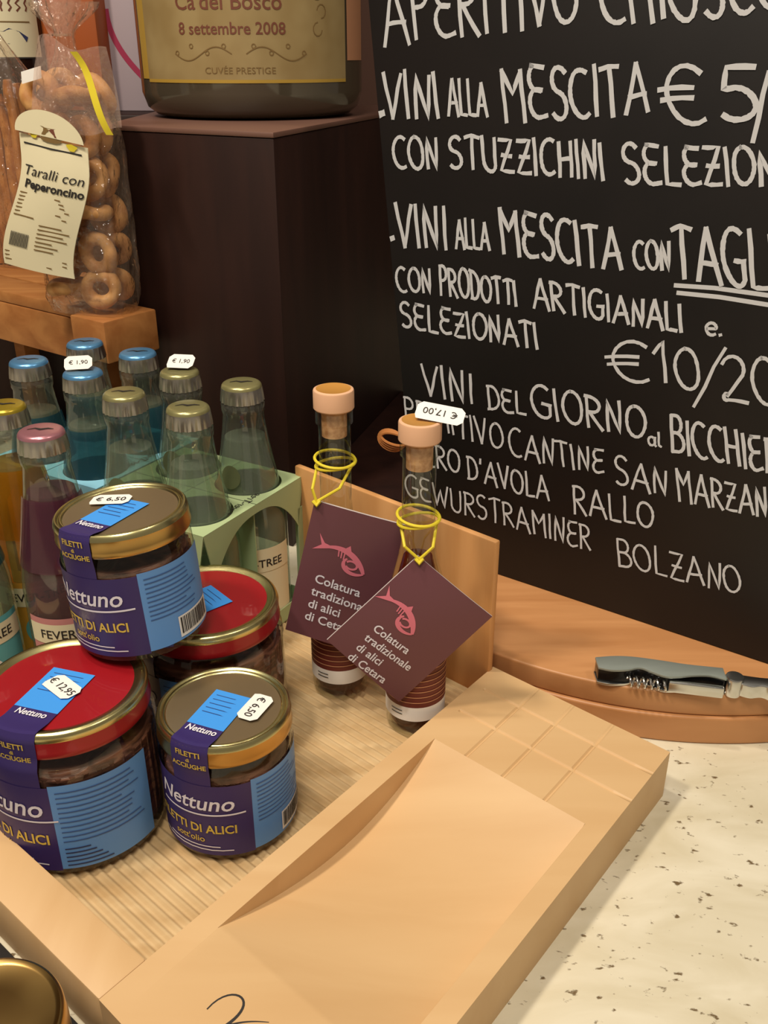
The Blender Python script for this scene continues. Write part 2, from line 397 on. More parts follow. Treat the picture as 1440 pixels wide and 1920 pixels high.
# front rail, floor, back panel
pr = MB(); rd = Vector((-0.764, 0.645, 0)); q = [tp(-0.0002, 0.2774, 0) + rd * 0.47, tp(-0.0002, 0.2774, 0), tp(-0.0002, TL, 0), tp(-0.0002, TL, 0) + rd * 0.47]
pr.prism([(p.x, p.y) for p in q], 0, ZT, 'rail').build('front_rail', tray, bevel=0.0012)
pr = MB(); q = [tp(-0.47, -0.004, 0), tp(-0.0004, -0.004, 0), tp(-0.0004, 0.2768, 0), tp(-0.47, 0.2768, 0)]
pr.prism([(p.x, p.y) for p in q], 0.0, 0.010, 'rail').build('tray_floor', tray)
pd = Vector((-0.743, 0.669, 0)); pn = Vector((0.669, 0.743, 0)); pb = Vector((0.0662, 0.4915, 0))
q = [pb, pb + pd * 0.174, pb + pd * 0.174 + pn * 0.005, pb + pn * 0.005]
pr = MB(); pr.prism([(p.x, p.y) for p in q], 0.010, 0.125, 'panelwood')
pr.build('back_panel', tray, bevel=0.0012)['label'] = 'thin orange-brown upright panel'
# corrugated liner
cl = MB(); NW = 52
S0, S1, T0, T1 = -0.466, -0.001, -0.002, 0.2762
nv = NW * 6
cl.grid(lambda u, v: tp(S0 + (S1 - S0) * u, T0 + (T1 - T0) * v, 0.0122 + 0.0011 * math.cos(2 * PI * v * NW)), 4, nv, 'kraft')
cl.grid(lambda u, v: tp(S0 + (S1 - S0) * u, T1 + (T0 - T1) * v, 0.0102), 4, 4, 'kraft')
tag(cl.build('cardboard_liner', ang=80), 'tan corrugated cardboard liner lying in the wooden tray', 'cardboard')
ZF = 0.0134      # top of the corrugations

# ------------------------------------------------------------ round two-tier wooden board
rbd = thing('round_board', 'two-tier wooden board with curved front, carrying the chalkboard and corkscrew', 'board', (0.214, 0.707, 0))
def dshape(r_, z0, z1, ed, parent, name):
    """disc with a straight back edge behind the chalkboard"""
    nx, ny = 0.588, 0.809; cut = 0.580 - (0.214 * nx + 0.707 * ny); a1 = math.acos(-1) ; pts = []
    base = math.atan2(ny, nx); half = math.acos(max(-1, min(1, cut / r_)))
    for i in range(161):
        a = base + half + (2 * PI - 2 * half) * i / 160; pts.append((r_ * math.cos(a), r_ * math.sin(a)))
    m = MB(); m.prism(pts, z0, z1, 'roundwood'); return m.build(name, parent, bevel=ed, bseg=4)
dshape(.247, 0, .0200, .0045, rbd, 'lower_disc')
dshape(.245, .0201, .0360, .0016, rbd, 'upper_disc')
ZR = 0.036

# ------------------------------------------------------------ chalkboard with handwriting
B0 = on_z(920, 1072, ZR + 0.0005); B1 = on_z(1440, 1245, ZR + 0.0005)
ex = (B1 - B0).normalized(); lean = R(7)
back = Vector((-ex.y, ex.x, 0)).normalized()
if back.y < 0: back = -back
eu = (Vector((0, 0, 1)) * math.cos(lean) + back * math.sin(lean)).normalized()
en = ex.cross(eu).normalized()
if en.y > 0: en = -en
def bpx(x, y):          # photo position -> (x, y) in metres on the board's own face
    p = on_plane(x, y, B0, en) - B0
    return Vector((p.dot(ex), p.dot(eu)))
_lay = [0.0]
def bface(x, y): return B0 + ex * x + eu * y + en * (0.0002 + _lay[0])
cb = thing('chalkboard', 'black chalkboard with handwritten white wine menu leaning on the round board', 'chalkboard')
xl0 = bpx(752, 700).x; xl1 = bpx(690, 0).x
TOPH = 0.56; XR = 0.36
tl = xl1 + (xl1 - xl0) / (bpx(690, 0).y - bpx(752, 700).y) * (TOPH - bpx(690, 0).y)
bl = xl0 - (xl1 - xl0) / (bpx(690, 0).y - bpx(752, 700).y) * bpx(752, 700).y
q = [(bl, 0), (XR, 0), (XR, TOPH), (tl, TOPH)]
bb = MB(); vv = [B0 + ex * a + eu * c for a, c in q] + [B0 + ex * a + eu * c - en * 0.009 for a, c in q]
bb.add(vv, [(0, 1, 2, 3), (7, 6, 5, 4), (0, 4, 5, 1), (1, 5, 6, 2), (2, 6, 7, 3), (3, 7, 4, 0)], 'black')
bb.build('slate_panel', cb, bevel=0.0008)
def arc(cx, cy, rx, ry, a0, a1, n=10):
    return [(cx + rx * math.cos(R(a0 + (a1 - a0) * i / n)), cy + ry * math.sin(R(a0 + (a1 - a0) * i / n))) for i in range(n + 1)]
G = {
 'A': (.80, [[(0, 0), (.42, 1)], [(.42, 1), (.8, 0)], [(.12, .33), (.72, .36)]]),
 'B': (.62, [[(.05, 0), (.05, 1)], [(.05, 1)] + arc(.28, .76, .26, .24, 80, -80, 8) + [(.05, .52)], [(.05, .52)] + arc(.30, .26, .32, .26, 80, -80, 8) + [(.05, 0)]]),
 'C': (.66, [arc(.42, .5, .42, .5, 62, 300, 14)]),
 'D': (.66, [[(.08, 0), (.08, 1)], [(.0, 1)] + arc(.2, .5, .46, .5, 85, -85, 12) + [(0, 0)]]),
 'E': (.60, [[(.6, .98), (.1, .98)] + arc(.3, .75, .24, .23, 110, 250, 6) + [(.5, .54)], [(.45, .52), (.2, .52)] + arc(.3, .26, .28, .26, 130, 290, 8) + [(.6, .06)]]),
 'G': (.74, [arc(.44, .5, .44, .5, 58, 290, 14) + [(.70, .12), (.72, .44)], [(.42, .44), (.76, .44)]]),
 'H': (.66, [[(.05, 0), (.05, 1)], [(.6, 0), (.6, 1)], [(.05, .5), (.6, .52)]]),
 'I': (.16, [[(.08, 0), (.06, 1)]]),
 'J': (.4, [[(.3, 1), (.3, .2), (.1, 0)]]),
 'L': (.54, [[(.06, 1), (.06, 0), (.54, .02)]]),
 'M': (.80, [[(.08, 0), (.04, 1)], [(.04, .98), (.4, .52), (.72, .98)], [(.72, 1), (.76, 0)]]),
 'N': (.64, [[(.06, 0), (.08, 1), (.54, 0), (.60, 1.02)]]),
 'O': (.76, [arc(.38, .5, .38, .5, 100, 460, 18)]),
 'P': (.56, [[(.06, 0), (.06, 1)], [(.0, .98)] + arc(.22, .74, .32, .25, 90, -90, 8) + [(.06, .49)]]),
 'R': (.64, [[(.06, 0), (.06, 1)], [(.0, .98)] + arc(.22, .75, .34, .24, 90, -90, 8) + [(.08, .5)], [(.16, .5), (.62, 0)]]),
 'S': (.58, [arc(.32, .76, .27, .24, 40, 250, 8) + arc(.28, .26, .28, .26, 80, -140, 10)]),
 'T': (.66, [[(.34, 0), (.34, 1)], [(0, .96), (.30, 1.03), (.66, 1.0)]]),
 'U': (.64, [[(.04, 1), (.06, .3)] + arc(.33, .26, .27, .26, 190, 350, 8) + [(.62, 1)]]),
 'V': (.66, [[(0, 1), (.32, 0)], [(.32, 0), (.66, 1)]]),
 'W': (.90, [[(0, 1), (.22, 0), (.45, .8), (.66, 0), (.9, 1)]]),
 'Z': (.62, [[(.02, .96), (.6, 1), (.04, .02), (.62, .02)], [(.12, .5), (.54, .5)]]),
 '5': (.6, [[(.6, 1), (.12, .98), (.08, .58)] + arc(.28, .30, .32, .30, 110, -140, 12)]),
 '1': (.34, [[(0, .68), (.26, 1), (.24, 0)]]),
 '0': (.62, [arc(.31, .5, .31, .5, 100, 460, 18)]),
 '2': (.62, [arc(.3, .74, .28, .26, 160, -30, 8) + [(.1, .1)] + arc(.1, .1, .08, .08, 90, 300, 6) + [(.62, .02)]]),
 '/': (.5, [[(0, -.12), (.5, 1.1)]]),
 '€': (.9, [arc(.56, .5, .42, .5, 52, 305, 14), [(.0, .60), (.66, .63)], [(.02, .42), (.62, .45)]]),
 "'": (.12, [[(.06, 1.02), (.04, .82)]]), '.': (.12, [[(.03, .04), (.09, .06)]]),
 'e': (.7, [[(.1, .5), (.6, .55)] + arc(.36, .5, .30, .5, 20, 310, 12)]),
 'a': (.7, [arc(.3, .45, .3, .45, 40, 400, 12), [(.62, .9), (.6, .1), (.7, 0)]]),
 'l': (.3, [[(.1, 1.5), (.1, .1), (.3, 0)]]),
}
def handwrite(mb, txt, x0, x1, t0, b0, t1, b1, pen, gap=0.17, leanx=-0.07, jit=0.035):
    rnd = random.Random(txt + str(x0))
    W = 0
    for ch in txt: W += (0.34 if ch == ' ' else G[ch][0]) + gap
    W -= gap; pos = 0
    for ch in txt:
        if ch == ' ': pos += .34 + gap; continue
        rotj = rnd.uniform(-.07, .07); dy = rnd.uniform(-1, 1) * jit; sc = 1 + rnd.uniform(-1, 1) * 0.05
        for st in G[ch][1]:
            dense = []
            for a, c in zip(st, st[1:]):
                for k in range(3): dense.append((a[0] + (c[0] - a[0]) * k / 3, a[1] + (c[1] - a[1]) * k / 3))
            dense.append(st[-1]); pts = []
            for gx, gy in dense:
                u = (pos + gx + rotj * gy + .012 * math.sin(7 * gy + pos)) / W; gy = gy * sc + dy + .02 * math.sin(5 * gx + pos)
                base = b0 + (b1 - b0) * u; top = t0 + (t1 - t0) * u; h = base - top
                pts.append(bpx(x0 + (x1 - x0) * u + leanx * h * gy, base - h * gy))
            pw = pen * 0.00032; _lay[0] = (_lay[0] + 0.000012) % 0.0004
            mb.ribbon(pts, [pw * (0.86 + 0.24 * rnd.random()) for _ in pts], 'chalk', bface)
        pos += G[ch][0] + gap
def line(name, items):
    mb = MB()
    for it in items: handwrite(mb, *it[:7], it[7])
    return mb
L = [
 [('APERITIVO', 722, 1085, -30, 86, -66, 42, 9), ('CHIOSCO', 1130, 1475, -60, 50, -90, 14, 9)],
 [('.', 712, 722, 132, 219, 132, 219, 14), ('VINI', 722, 826, 134, 224, 140, 222, 9), ('ALLA', 842, 914, 152, 216, 152, 218, 7), ('MESCITA', 946, 1216, 124, 227, 124, 211, 9), ('€', 1244, 1332, 124, 232, 122, 230, 9), ('5', 1352, 1418, 122, 225, 122, 225, 10), ('/', 1412, 1450, 150, 256, 150, 256, 9)],
 [('CON', 740, 824, 257, 314, 259, 318, 8), ('STUZZICHINI', 844, 1134, 254, 314, 268, 338, 8), ('SELEZIONI', 1172, 1474, 270, 345, 284, 348, 8)],
 [('.', 732, 740, 380, 448, 380, 448, 12), ('VINI', 746, 840, 376, 462, 388, 466, 9), ('ALLA', 856, 918, 411, 465, 416, 468, 7), ('MESCITA', 942, 1166, 392, 476, 430, 506, 9), ('CON', 1190, 1258, 452, 504, 456, 508, 7), ('TAGLIERE', 1266, 1580, 424, 522, 446, 560, 9)],
 [('CON', 746, 810, 502, 546, 506, 551, 7), ('PRODOTTI', 826, 970, 498, 552, 526, 572, 7), ('ARTIGIANALI', 1002, 1280, 524, 578, 574, 624, 7), ('e', 1322, 1346, 604, 628, 606, 630, 6), ('.', 1348, 1354, 600, 629, 600, 629, 6)],
 [('SELEZIONATI', 754, 1010, 567, 613, 606, 654, 7)],
 [('€', 1141, 1226, 642, 714, 644, 718, 7), ('10', 1232, 1312, 642, 716, 652, 734, 7), ('/', 1302, 1364, 660, 752, 664, 756, 7), ('20', 1356, 1462, 670, 752, 678, 764, 7)],
 [('VINI', 794, 888, 682, 742, 700, 756, 7), ('DEL', 916, 986, 726, 768, 736, 778, 6), ('GIORNO', 1000, 1212, 724, 782, 764, 822, 7), ('al', 1216, 1240, 816, 834, 820, 838, 5), ('BICCHIERE', 1260, 1490, 782, 848, 830, 894, 7)],
 [('PRIMITIVO', 760, 944, 742, 786, 798, 844, 5.5), ('CANTINE', 957, 1133, 804, 856, 846, 888, 5.5), ('SAN', 1154, 1252, 850, 908, 886, 930, 5.5), ('MARZANO', 1272, 1470, 882, 940, 926, 976, 5.5)],
 [('NERO', 776, 864, 830, 872, 846, 886, 5.5), ("D'AVOLA", 878, 1030, 856, 896, 896, 940, 5.5), ('RALLO', 1076, 1226, 908, 962, 944, 988, 5.5)],
 [('GEWURSTRAMINER', 762, 1108, 890, 930, 986, 1032, 5), ('BOLZANO', 1160, 1390, 1010, 1060, 1066, 1114, 5)],
]
for k, items in enumerate(L):
    mb = line('', items)
    if k == 3:
        mb.ribbon([bpx(1266, 535), bpx(1340, 540), bpx(1450, 555)], 0.0026, 'chalk', bface)
        mb.ribbon([bpx(1271, 549), bpx(1350, 557), bpx(1450, 573)], 0.0026, 'chalk', bface)
    mb.build('handwriting', cb, smooth=False)

# ------------------------------------------------------------ pedestal and big bottle
CP = Vector((-0.079, 0.72)); LP = Vector((-0.222, 0.802)); ZP = 0.335
pd2 = Vector((0.30, 0.954))
poly = [LP, CP, CP + pd2 * 0.42, CP + pd2 * 0.42 + Vector((-0.18, 0.0)), LP + Vector((0.0, 0.26))]
poly = [(p.x, p.y) for p in poly]
ped = thing('display_pedestal', 'dark brown angular wooden pedestal under the giant bottle', 'pedestal')
MB().prism(poly, 0.0, ZP - 0.0042, 'darkwood').build('body', ped, bevel=0.0012)
sb_ = [(-0.0570, 0.7905), (0.0600, 0.7060), (0.2000, 0.9000), (0.0200, 1.0350)]
MB().prism(sb_, 0.0, 0.036, 'darkwood').build('gap_darkener', ped, bevel=0.0008)  # added dark block hiding the pale counter so the gap stays dark
cx_ = sum(p[0] for p in poly) / 5; cy_ = sum(p[1] for p in poly) / 5
p2 = [(cx_ + (p[0] - cx_) * 1.004, cy_ + (p[1] - cy_) * 1.004) for p in poly]
MB().prism(p2, ZP - 0.0040, ZP, 'topwood').build('top_slab', ped, bevel=0.0010)
RB = 0.0985
big = thing('giant_wine_bottle', 'giant dark wine bottle with cream label standing on the brown pedestal', 'bottle', (-0.1185, 0.934, ZP + .0003))
MB().lathe([(0, .012), (.06, .004), (.078, 0), (.087, .002), (.0945, .008), (RB, .02), (RB, .30), (.09, .33), (.07, .37), (.045, .41), (.034, .44), (.031, .56), (.035, .562), (.035, .585), (0, .585)], 'bigglass', 96).build('glass', big)
a0 = math.atan2(-0.934, 0.1185)
lb = MB(); rl = RB + 0.0005; wf = cyl(rl, 0, a0); wf2 = cyl(rl + 0.0003, 0, a0)
HW = 0.106
lb.rect(-HW, .031, HW * 0.86, .25, 'label_yellow', wf, 40)
lb.rect(-HW - 0.014, .031, -HW, .25, 'label_gold', wf, 6)
lb.rect(-HW, .0285, HW * 0.86, .031, 'label_gold', wf, 40)
lb.text("Ca'del Bosco", 0.0168, 'label_rust', wf2, ox=-.018, oy=.0815, bold=0.008)
lb.text("8 settembre 2008", 0.0124, 'label_rust', wf2, ox=-.016, oy=.0640, bold=0.010)
lb.text("CUVÉE PRESTIGE", 0.0068, 'label_tan', wf2, ox=-.010, oy=.0355, sx=1.15)
for sgn in (1, -1):
    lb.ribbon([(-.010 + sgn * (.006 + .05 * i / 20), .0500 + .0050 * math.sin(i / 20 * 2 * PI)) for i in range(21)], .0008, 'label_tan', wf2)
    for i in range(4): lb.ribbon(arc(-.010 + sgn * (.012 + i * .014), .0555 - .005 * (i % 2), .0016, .0016, 0, 330, 8), .0008, 'label_tan', wf2)
for i in range(6):
    lb.ribbon(arc(.058 + .004 * (i % 2), .068 + i * .013, .0045, .005, 90 + 180 * (i % 2), 350 + 180 * (i % 2), 8), .0008, 'label_tan', wf2)
lb.rect(HW * 0.86 + .003, .045, HW * 1.24, .22, 'label_peach', wf, 8)
lb.build('label', big, smooth=True)

# ------------------------------------------------------------ anchovy jars
def octo_tag(mb, fn, w, h, txt, fn2, size):
    c = h * 0.22
    P = [(-w / 2 + c * .4, -h / 2), (w / 2 - c, -h / 2), (w / 2, -h / 2 + c), (w / 2, h / 2 - c), (w / 2 - c, h / 2), (-w / 2 + c, h / 2), (-w / 2, h / 2 - c), (-w / 2, -h / 2 + c)]
    n = len(P)
    mb.add([fn(x, y) for x, y in P], [tuple(range(n))], 'white')
    mb.text(txt, size, 'dark_ink', fn2, oy=-size * 0.35)
def jar(label, cx, cy, z0, rr, H, red, strip_ang, price, ptag, tilt=None):
    """strip_ang: direction (deg, world) the seal strip faces; ptag = (x, y, rot) of the price tag on the lid"""
    t = thing('anchovy_jar', label, 'jar', (cx, cy, z0), group=None)
    rb = rr * (1.035 if red else 0.985); LH = 0.0135 if red else 0.0115
    zs = H - LH
    MB().lathe([(0, .003), (rb * .8, .0015), (rb * .9, 0), (rb * .97, .002), (rb, .007), (rb, zs - .012), (rb * .985, zs - .006), (rb * .93, zs - .001), (rb * .9, zs + .004), (rb * .9, H - .004)], 'glass', 72).build('glass', t)
    k = MB(); ri = rb - 0.0022
    k.lathe([(0, .004), (ri * .9, .0042), (ri, .009), (ri, zs - .014), (ri * .94, zs - .0105), (0, zs - .0105)], 'anchovy', 64)
    for a in range(0, 360, 9):      # packed fillets seen through the wall
        d = R(a); x, y = (ri - .0014) * math.cos(d), (ri - .0014) * math.sin(d)
        k.tube([(x, y, .008), (x * 1.004, y * 1.004, zs * .4), (x, y, zs - .013)], [.0016, .0026, .0018], 'anchovy', 6)
    k.build('anchovies', t)
    ld = MB(); ro = rr
    if red:
        ld.lathe([(ro * .93, zs - .0005), (ro * .985, zs - .0005), (ro, zs + .0012), (ro * .99, zs + .0030), (ro * .985, H - .0048)], 'red', 96)
        ld.lathe([(ro * .985, H - .0048), (ro * .99, H - .0030), (ro * .975, H - .0010), (ro * .945, H), (ro * .90, H - .0002), (ro * .86, H - .0012), (ro * .83, H - .0016)], 'goldring', 96)
        ld.lathe([(ro * .83, H - .0016), (ro * .5, H - .0012), (0, H - .0010)], 'red', 96)
        top = H - .0011
    else:
        ld.lathe([(ro * .92, zs - .0005), (ro * .985, zs - .0005), (ro, zs + .0010), (ro * .99, zs + .0026), (ro * .985, H - .0042), (ro * .99, H - .0030)], 'gold', 96)
        ld.lathe([(ro * .99, H - .0030), (ro * .975, H - .0009), (ro * .95, H), (ro * .92, H - .0002), (ro * .90, H - .0010), (ro * .885, H - .0006), (ro * .86, H - .0006), (ro * .84, H - .0014)], 'goldring', 96)
        ld.lathe([(ro * .84, H - .0014), (ro * .5, H - .0010), (0, H - .0008)], 'bronze', 96)
        top = H - .0009
    lid = ld.build('lid', t, ang=50)
    sa = R(strip_ang); half = 0.0104 if not red else 0.0122
    # seal strip: over the lid and down the side
    st = MB()
    ca, sn = math.cos(sa), math.sin(sa)
    lidp = lambda u, v, dz: (ca * v - (-sn) * 0 - sn * u, sn * v + ca * u, top + dz)     # v outward, u to the right
    rim = ro * 0.83
    inner = -ro * (0.30 if not red else 0.25)
    st.add([lidp(-half, inner, .0006), lidp(half, inner, .0006), lidp(half, rim * .62, .0004), lidp(-half, rim * .62, .0004)], [(0, 1, 2, 3)], 'blue')
    prof = [(rim * .62, top + .0004), (rim * .9, top + .0004), (ro * .90, H + .0004), (ro * .96, H + .0004), (ro * .999, H - .0030), (ro * 1.006, zs + .004), (ro * 1.008, zs), (rb * 1.010, zs - .006), (rb * 1.012, zs - .011), (rb * 1.010, zs - .016)]
    m_ = 10
    def sp(u, v):
        f = v * (len(prof) - 1); i = min(int(f), len(prof) - 2); a = f - i
        r_ = prof[i][0] * (1 - a) + prof[i + 1][0] * a; z = prof[i][1] * (1 - a) + prof[i + 1][1] * a
        x = (u - .5) * 2 * half
        y = math.sqrt(max(r_ * r_ - x * x, 0))
        return (ca * y - sn * x, sn * y + ca * x, z)
    st.grid(sp, m_, (len(prof) - 1) * 3, 'purple')
    # small print on the blue end, name on the folded end
    for i in range(5): 
        y = inner + .004 + i * .0035
        st.add([lidp(-half * .75, y, .0008), lidp(half * random.uniform(.2, .75), y, .0008), lidp(half * random.uniform(.2, .75), y + .0004, .0008), lidp(-half * .75, y + .0004, .0008)], [(0, 1, 2, 3)], 'print_ink')
    fl_ = lambda x, y: lidp(x, rim * .62 + .0045 - y, .0009)
    st.text('Nettuno', .0058, 'white_ink', lambda x, y: (lambda r_: (ca * r_ - sn * x, sn * r_ + ca * x, (top + .0009) if r_ < rim * .93 else H + .0009))(rim * .62 + .0052 - y), bold=.02, sx=.85, shear=.15)
    sidef = cyl(ro * 1.016, 0, sa)
    st.text('FILETTI', .0044, 'gold_ink', lambda x, y: sidef(x, zs + .0058 + y), bold=.02)
    st.text('di', .0030, 'gold_ink', lambda x, y: sidef(x, zs + .0024 + y), bold=.02)
    st.text('ACCIUGHE', .0038, 'gold_ink', lambda x, y: sidef(x, zs - .0012 + y), bold=.02)
    st.build('seal_strip', t, ang=60)
    # body label: purple front, blue back panel with ingredients and barcode
    lb = MB(); rl = rb + .0006; lf = cyl(rl, 0, sa); l2 = cyl(rl + .0003, 0, sa)
    za, zb = .0055, zs - .0115 - (.004 if red else 0)
    A1 = R(50 if not red else 20) * rl; A0 = -R(80) * rl; A2 = A1 + R(76 if not red else 66) * rl
    lb.rect(A0, za, A1, zb, 'purple', lf, 40)
    lb.rect(A1, za + .001, A2, zb + .001, 'paleblue' , lf, 24)
    hh = zb - za; xm = (A0 + A1) / 2 + .006
    lb.text('Nettuno', hh * .285, 'white_ink', l2, ox=xm + .002, shear=.22, oy=za + hh * .66, bold=.012, sx=1.0)
    lb.ribbon([(xm + hh * (-.42 + 1.08 * i / 20), za + hh * (.58 + .03 * (i / 20) ** 2)) for i in range(21)], .0010, 'white_ink', l2)
    lb.text('FILETTI DI ALICI', hh * .165, 'gold_ink', l2, ox=xm + .001, oy=za + hh * .33, bold=.02, sx=.92)
    lb.text("sott'olio", hh * .12, 'gold_ink', l2, ox=xm - .001, oy=za + hh * .19, bold=.01)
    for i in range(2): lb.rect(xm - hh * (.5 - .15 * i), za + hh * (.07 + .05 * i), xm + hh * (.5 - .15 * i), za + hh * (.085 + .05 * i), 'white_ink', l2, 8)
    nl = 11
    for i in range(nl):
        y = za + hh * (.93 - i * .058)
        if not red and y < za + hh * .38: break
        lb.rect(A1 + .003, y, A1 + (A2 - A1) * random.uniform(.55, .92), y + hh * .011, 'print_ink', l2, 8)
    bx0, bx1 = A1 + (A2 - A1) * .38, A1 + (A2 - A1) * .96
    if not red:
        lb.rect(bx0, za + hh * .06, bx1, za + hh * .33, 'white', l2, 8); l3 = cyl(rl + .0005, 0, sa)
        x = bx0 + .0014
        while x < bx1 - .0016:
            wd = random.choice((.0004, .0007, .0010)); lb.rect(x, za + hh * .10, x + wd, za + hh * .31, 'dark_ink', l3); x += wd + random.choice((.0004, .0006))
    else:
        for i in range(5): lb.rect(A1 + .003, za + hh * (.06 + .05 * i), A1 + (A2 - A1) * (.5 - .05 * i), za + hh * (.073 + .05 * i), 'navy_ink', l2, 8)
    lb.build('label', t)
    if price:
        pt = MB(); x, y, rot = ptag; c, s_ = math.cos(R(rot)), math.sin(R(rot)); k_ = 1.0
        f1 = lambda u, v: (x + c * u - s_ * v, y + s_ * u + c * v, top + .0014); f2 = lambda u, v: (x + c * u - s_ * v, y + s_ * u + c * v, top + .0017)
        octo_tag(pt, f1, .021, .0118, price, f2, .0062)
        pt.build('price_tag', lid)
    if tilt: t.rotation_euler = tilt
    return t
cam_ang = lambda x, y: math.degrees(math.atan2(-y, -x))
J1 = (-0.0818, 0.387); J2 = (-0.1620, 0.3870); J3 = (-0.1035, 0.4680); J4 = (-0.1310, 0.4330)
ZB = ZF + 0.0875 + 0.0003
jar('small gold-lidded anchovy jar standing alone at the front of the tray', *J1, ZF, .0346, .0735, False, cam_ang(*J1) - 34, '€ 6,50', (.0165, -.0025, 246))
jar('large red-lidded anchovy jar with white price tag, front left of tray', *J2, ZF, .0424, .0875, True, cam_ang(*J2) - 40, '€ 12,95', (.0015, -.0040, -42))
jar('red-lidded anchovy jar without price tag, behind the two front jars', *J3, ZF, .0424, .0875, True, cam_ang(*J3) - 62, None, None)
jar('gold-lidded anchovy jar stacked on top of two red lids', *J4, ZB + .0011, .0346, .0735, False, cam_ang(*J4) - 46, '€ 6,50', (-.0075, .0105, -4), tilt=(R(-1), R(-3.5), 0))

# ------------------------------------------------------------ colatura bottles with hanging cards
FISH_TAIL = [(-.50, .30), (-.30, .10), (-.52, -.16), (-.34, -.06), (-.14, .02), (-.20, .10), (-.34, .14)]
def colatura(label, x, y, ztop, price, card, tagp):
    t = thing('sauce_bottle', label, 'bottle', (x, y, ZF))
    h = ztop - ZF; rb, rn = .0178, .0093
    prof = [(0, .004), (rb * .7, .003), (rb * .85, 0), (rb * .97, .0015), (rb, .006), (rb, h * .43), (rb * .95, h * .47), (rb * .75, h * .54), (rn * 1.12, h * .60), (rn, h * .66), (rn, h * .895), (rn * 1.16, h * .90), (rn * 1.16, h * .935), (rn * .8, h * .94)]
    MB().lathe(prof, 'glass', 48).build('glass', t)
    MB().lathe([(0, .005), (rb * .86, .0055), (rb * .9, .008), (rb * .9, h * .42), (rb * .62, h * .53), (rn * .9, h * .585), (0, h * .585)], 'colatura', 48).build('sauce', t)
    s_ = MB(); s_.lathe([(0, h * .86), (rn * .78, h * .86), (rn * .80, h * .94), (0, h * .94)], 'cork', 32); s_.build('cork', t)
    s_ = MB(); rc = .0117
    s_.lathe([(0, h * .940), (rc * .95, h * .9402), (rc, h * .944), (rc, h * .992), (rc * .97, h * .996), (rc * .85, h * .9985)], 'stopper', 48)
    s_.lathe([(rc * .85, h * .9985), (rc * .82, h * .9978), (0, h * .9985)], 'stopper_top', 48); stop = s_.build('stopper', t)
    lb = MB(); a0 = math.atan2(-y, -x); f = cyl(rb + .0004, 0, a0); f2 = cyl(rb + .0007, 0, a0); HWD = rb * 1.7
    lb.rect(-HWD, .0125, HWD, .0225, 'white', f, 36); lb.rect(-HWD, .0225, HWD, .075, 'maroon', f, 36)
    for i in range(12): lb.rect(-HWD, .026 + i * .0038, HWD, .0266 + i * .0038, 'label_peach', f2, 36)
    for i in range(2): lb.rect(-rb * .9, .0190 - i * .0024, -rb * .45, .0196 - i * .0024, 'dark_ink', f2, 4)
    lb.build('label', t)
    inv = Matrix.Translation((-x, -y, -ZF))
    # hanging booklet card: a slightly bowed quad with thickness; local frame (o, ux, uy) from its four measured corners
    TLc, TRc, BRc, BLc = card['corners']; bow = card['bow']
    nrm = (TRc - TLc).cross(BLc - TLc).normalized()
    if nrm.y > 0: nrm = -nrm
    def q(u, v, d=0.0):
        p = TLc * (1 - u) * (1 - v) + TRc * u * (1 - v) + BRc * u * v + BLc * (1 - u) * v
        return p + nrm * (bow * math.sin(PI * u) * (1 - .4 * v) + d)
    cd = MB(); TH = .0017
    cd.grid(lambda u, v: q(u, 1 - v, 0), 16, 8, 'tagpaper', inv); cd.grid(lambda u, v: q(1 - u, 1 - v, -TH), 16, 8, 'tagpaper', inv)
    for fn in (lambda a, d: q(a, 0, -TH * d), lambda a, d: q(1 - a, 1, -TH * d), lambda a, d: q(1, a, -TH * d), lambda a, d: q(0, 1 - a, -TH * d)):
        cd.grid(fn, 16, 1, 'tagedge', inv)
    Wc = (TRc - TLc).length; Hc = (BLc - TLc).length
    pf = lambda X, Y: inv @ q(X, Y, .0003)
    ox, oy, rot, k = card['print']           # origin in card units (0..1), rotation, scale in metres
    def cf(a, b_):
        c, s2 = math.cos(R(rot)), math.sin(R(rot)); X = (c * a - s2 * b_) * k; Y = (s2 * a + c * b_) * k
        return pf(ox + X / Wc, oy - Y / Hc)
    # fish: forked tail, curved back, ribs and a curled head
    ff_ = lambda a, b_: cf(a * .92, b_ * .86 + .10)
    cd.add([ff_(a, b_) for a, b_ in [(-.52, .40), (-.36, .20), (-.10, .16), (-.30, .08), (-.60, -.04), (-.42, .14)]], [(0, 1, 2, 3), (0, 3, 4, 5)], 'fishpink')
    cd.ribbon(bez([(-.24, .14), (.02, .24), (.34, .20), (.56, -.10), (.62, -.26)], 18), [.07 + .07 * math.sin(PI * i / 18) for i in range(19)], 'fishpink', ff_, False)
    cd.ribbon(bez([(.62, -.26), (.44, -.40), (.14, -.36), (.06, -.12), (.20, .0)], 16), [.04 + .06 * math.sin(PI * i / 16) for i in range(17)], 'fishpink', ff_, False)
    cd.ribbon(arc(.32, -.13, .13, .10, 150, -150, 14), .05, 'fishpink', ff_, False)
    for i in range(3): cd.ribbon([(-.02 + i * .07, .14 - .01 * i), (.0 + i * .06, -.02 - .02 * i)], .03, 'fishpink', ff_, False)
    cd.add([ff_(a, b_) for a, b_ in [(.08, .20), (.20, .33), (.26, .17)]], [(0, 1, 2)], 'fishpink')
    tx, ty, fs, lead = card['text']
    for i, s2 in enumerate(('Colatura', 'tradizionale', 'di alici', 'di Cetara')):
        cd.text(s2, fs, 'white_ink', cf, 'LEFT', tx, ty - i * lead, bold=.015)
    cd.build('hanging_card', t, ang=60)
    # yellow raffia: two turns round the neck and a knot down to the card's hole
    rf = MB(); zt = card['tie'] - ZF
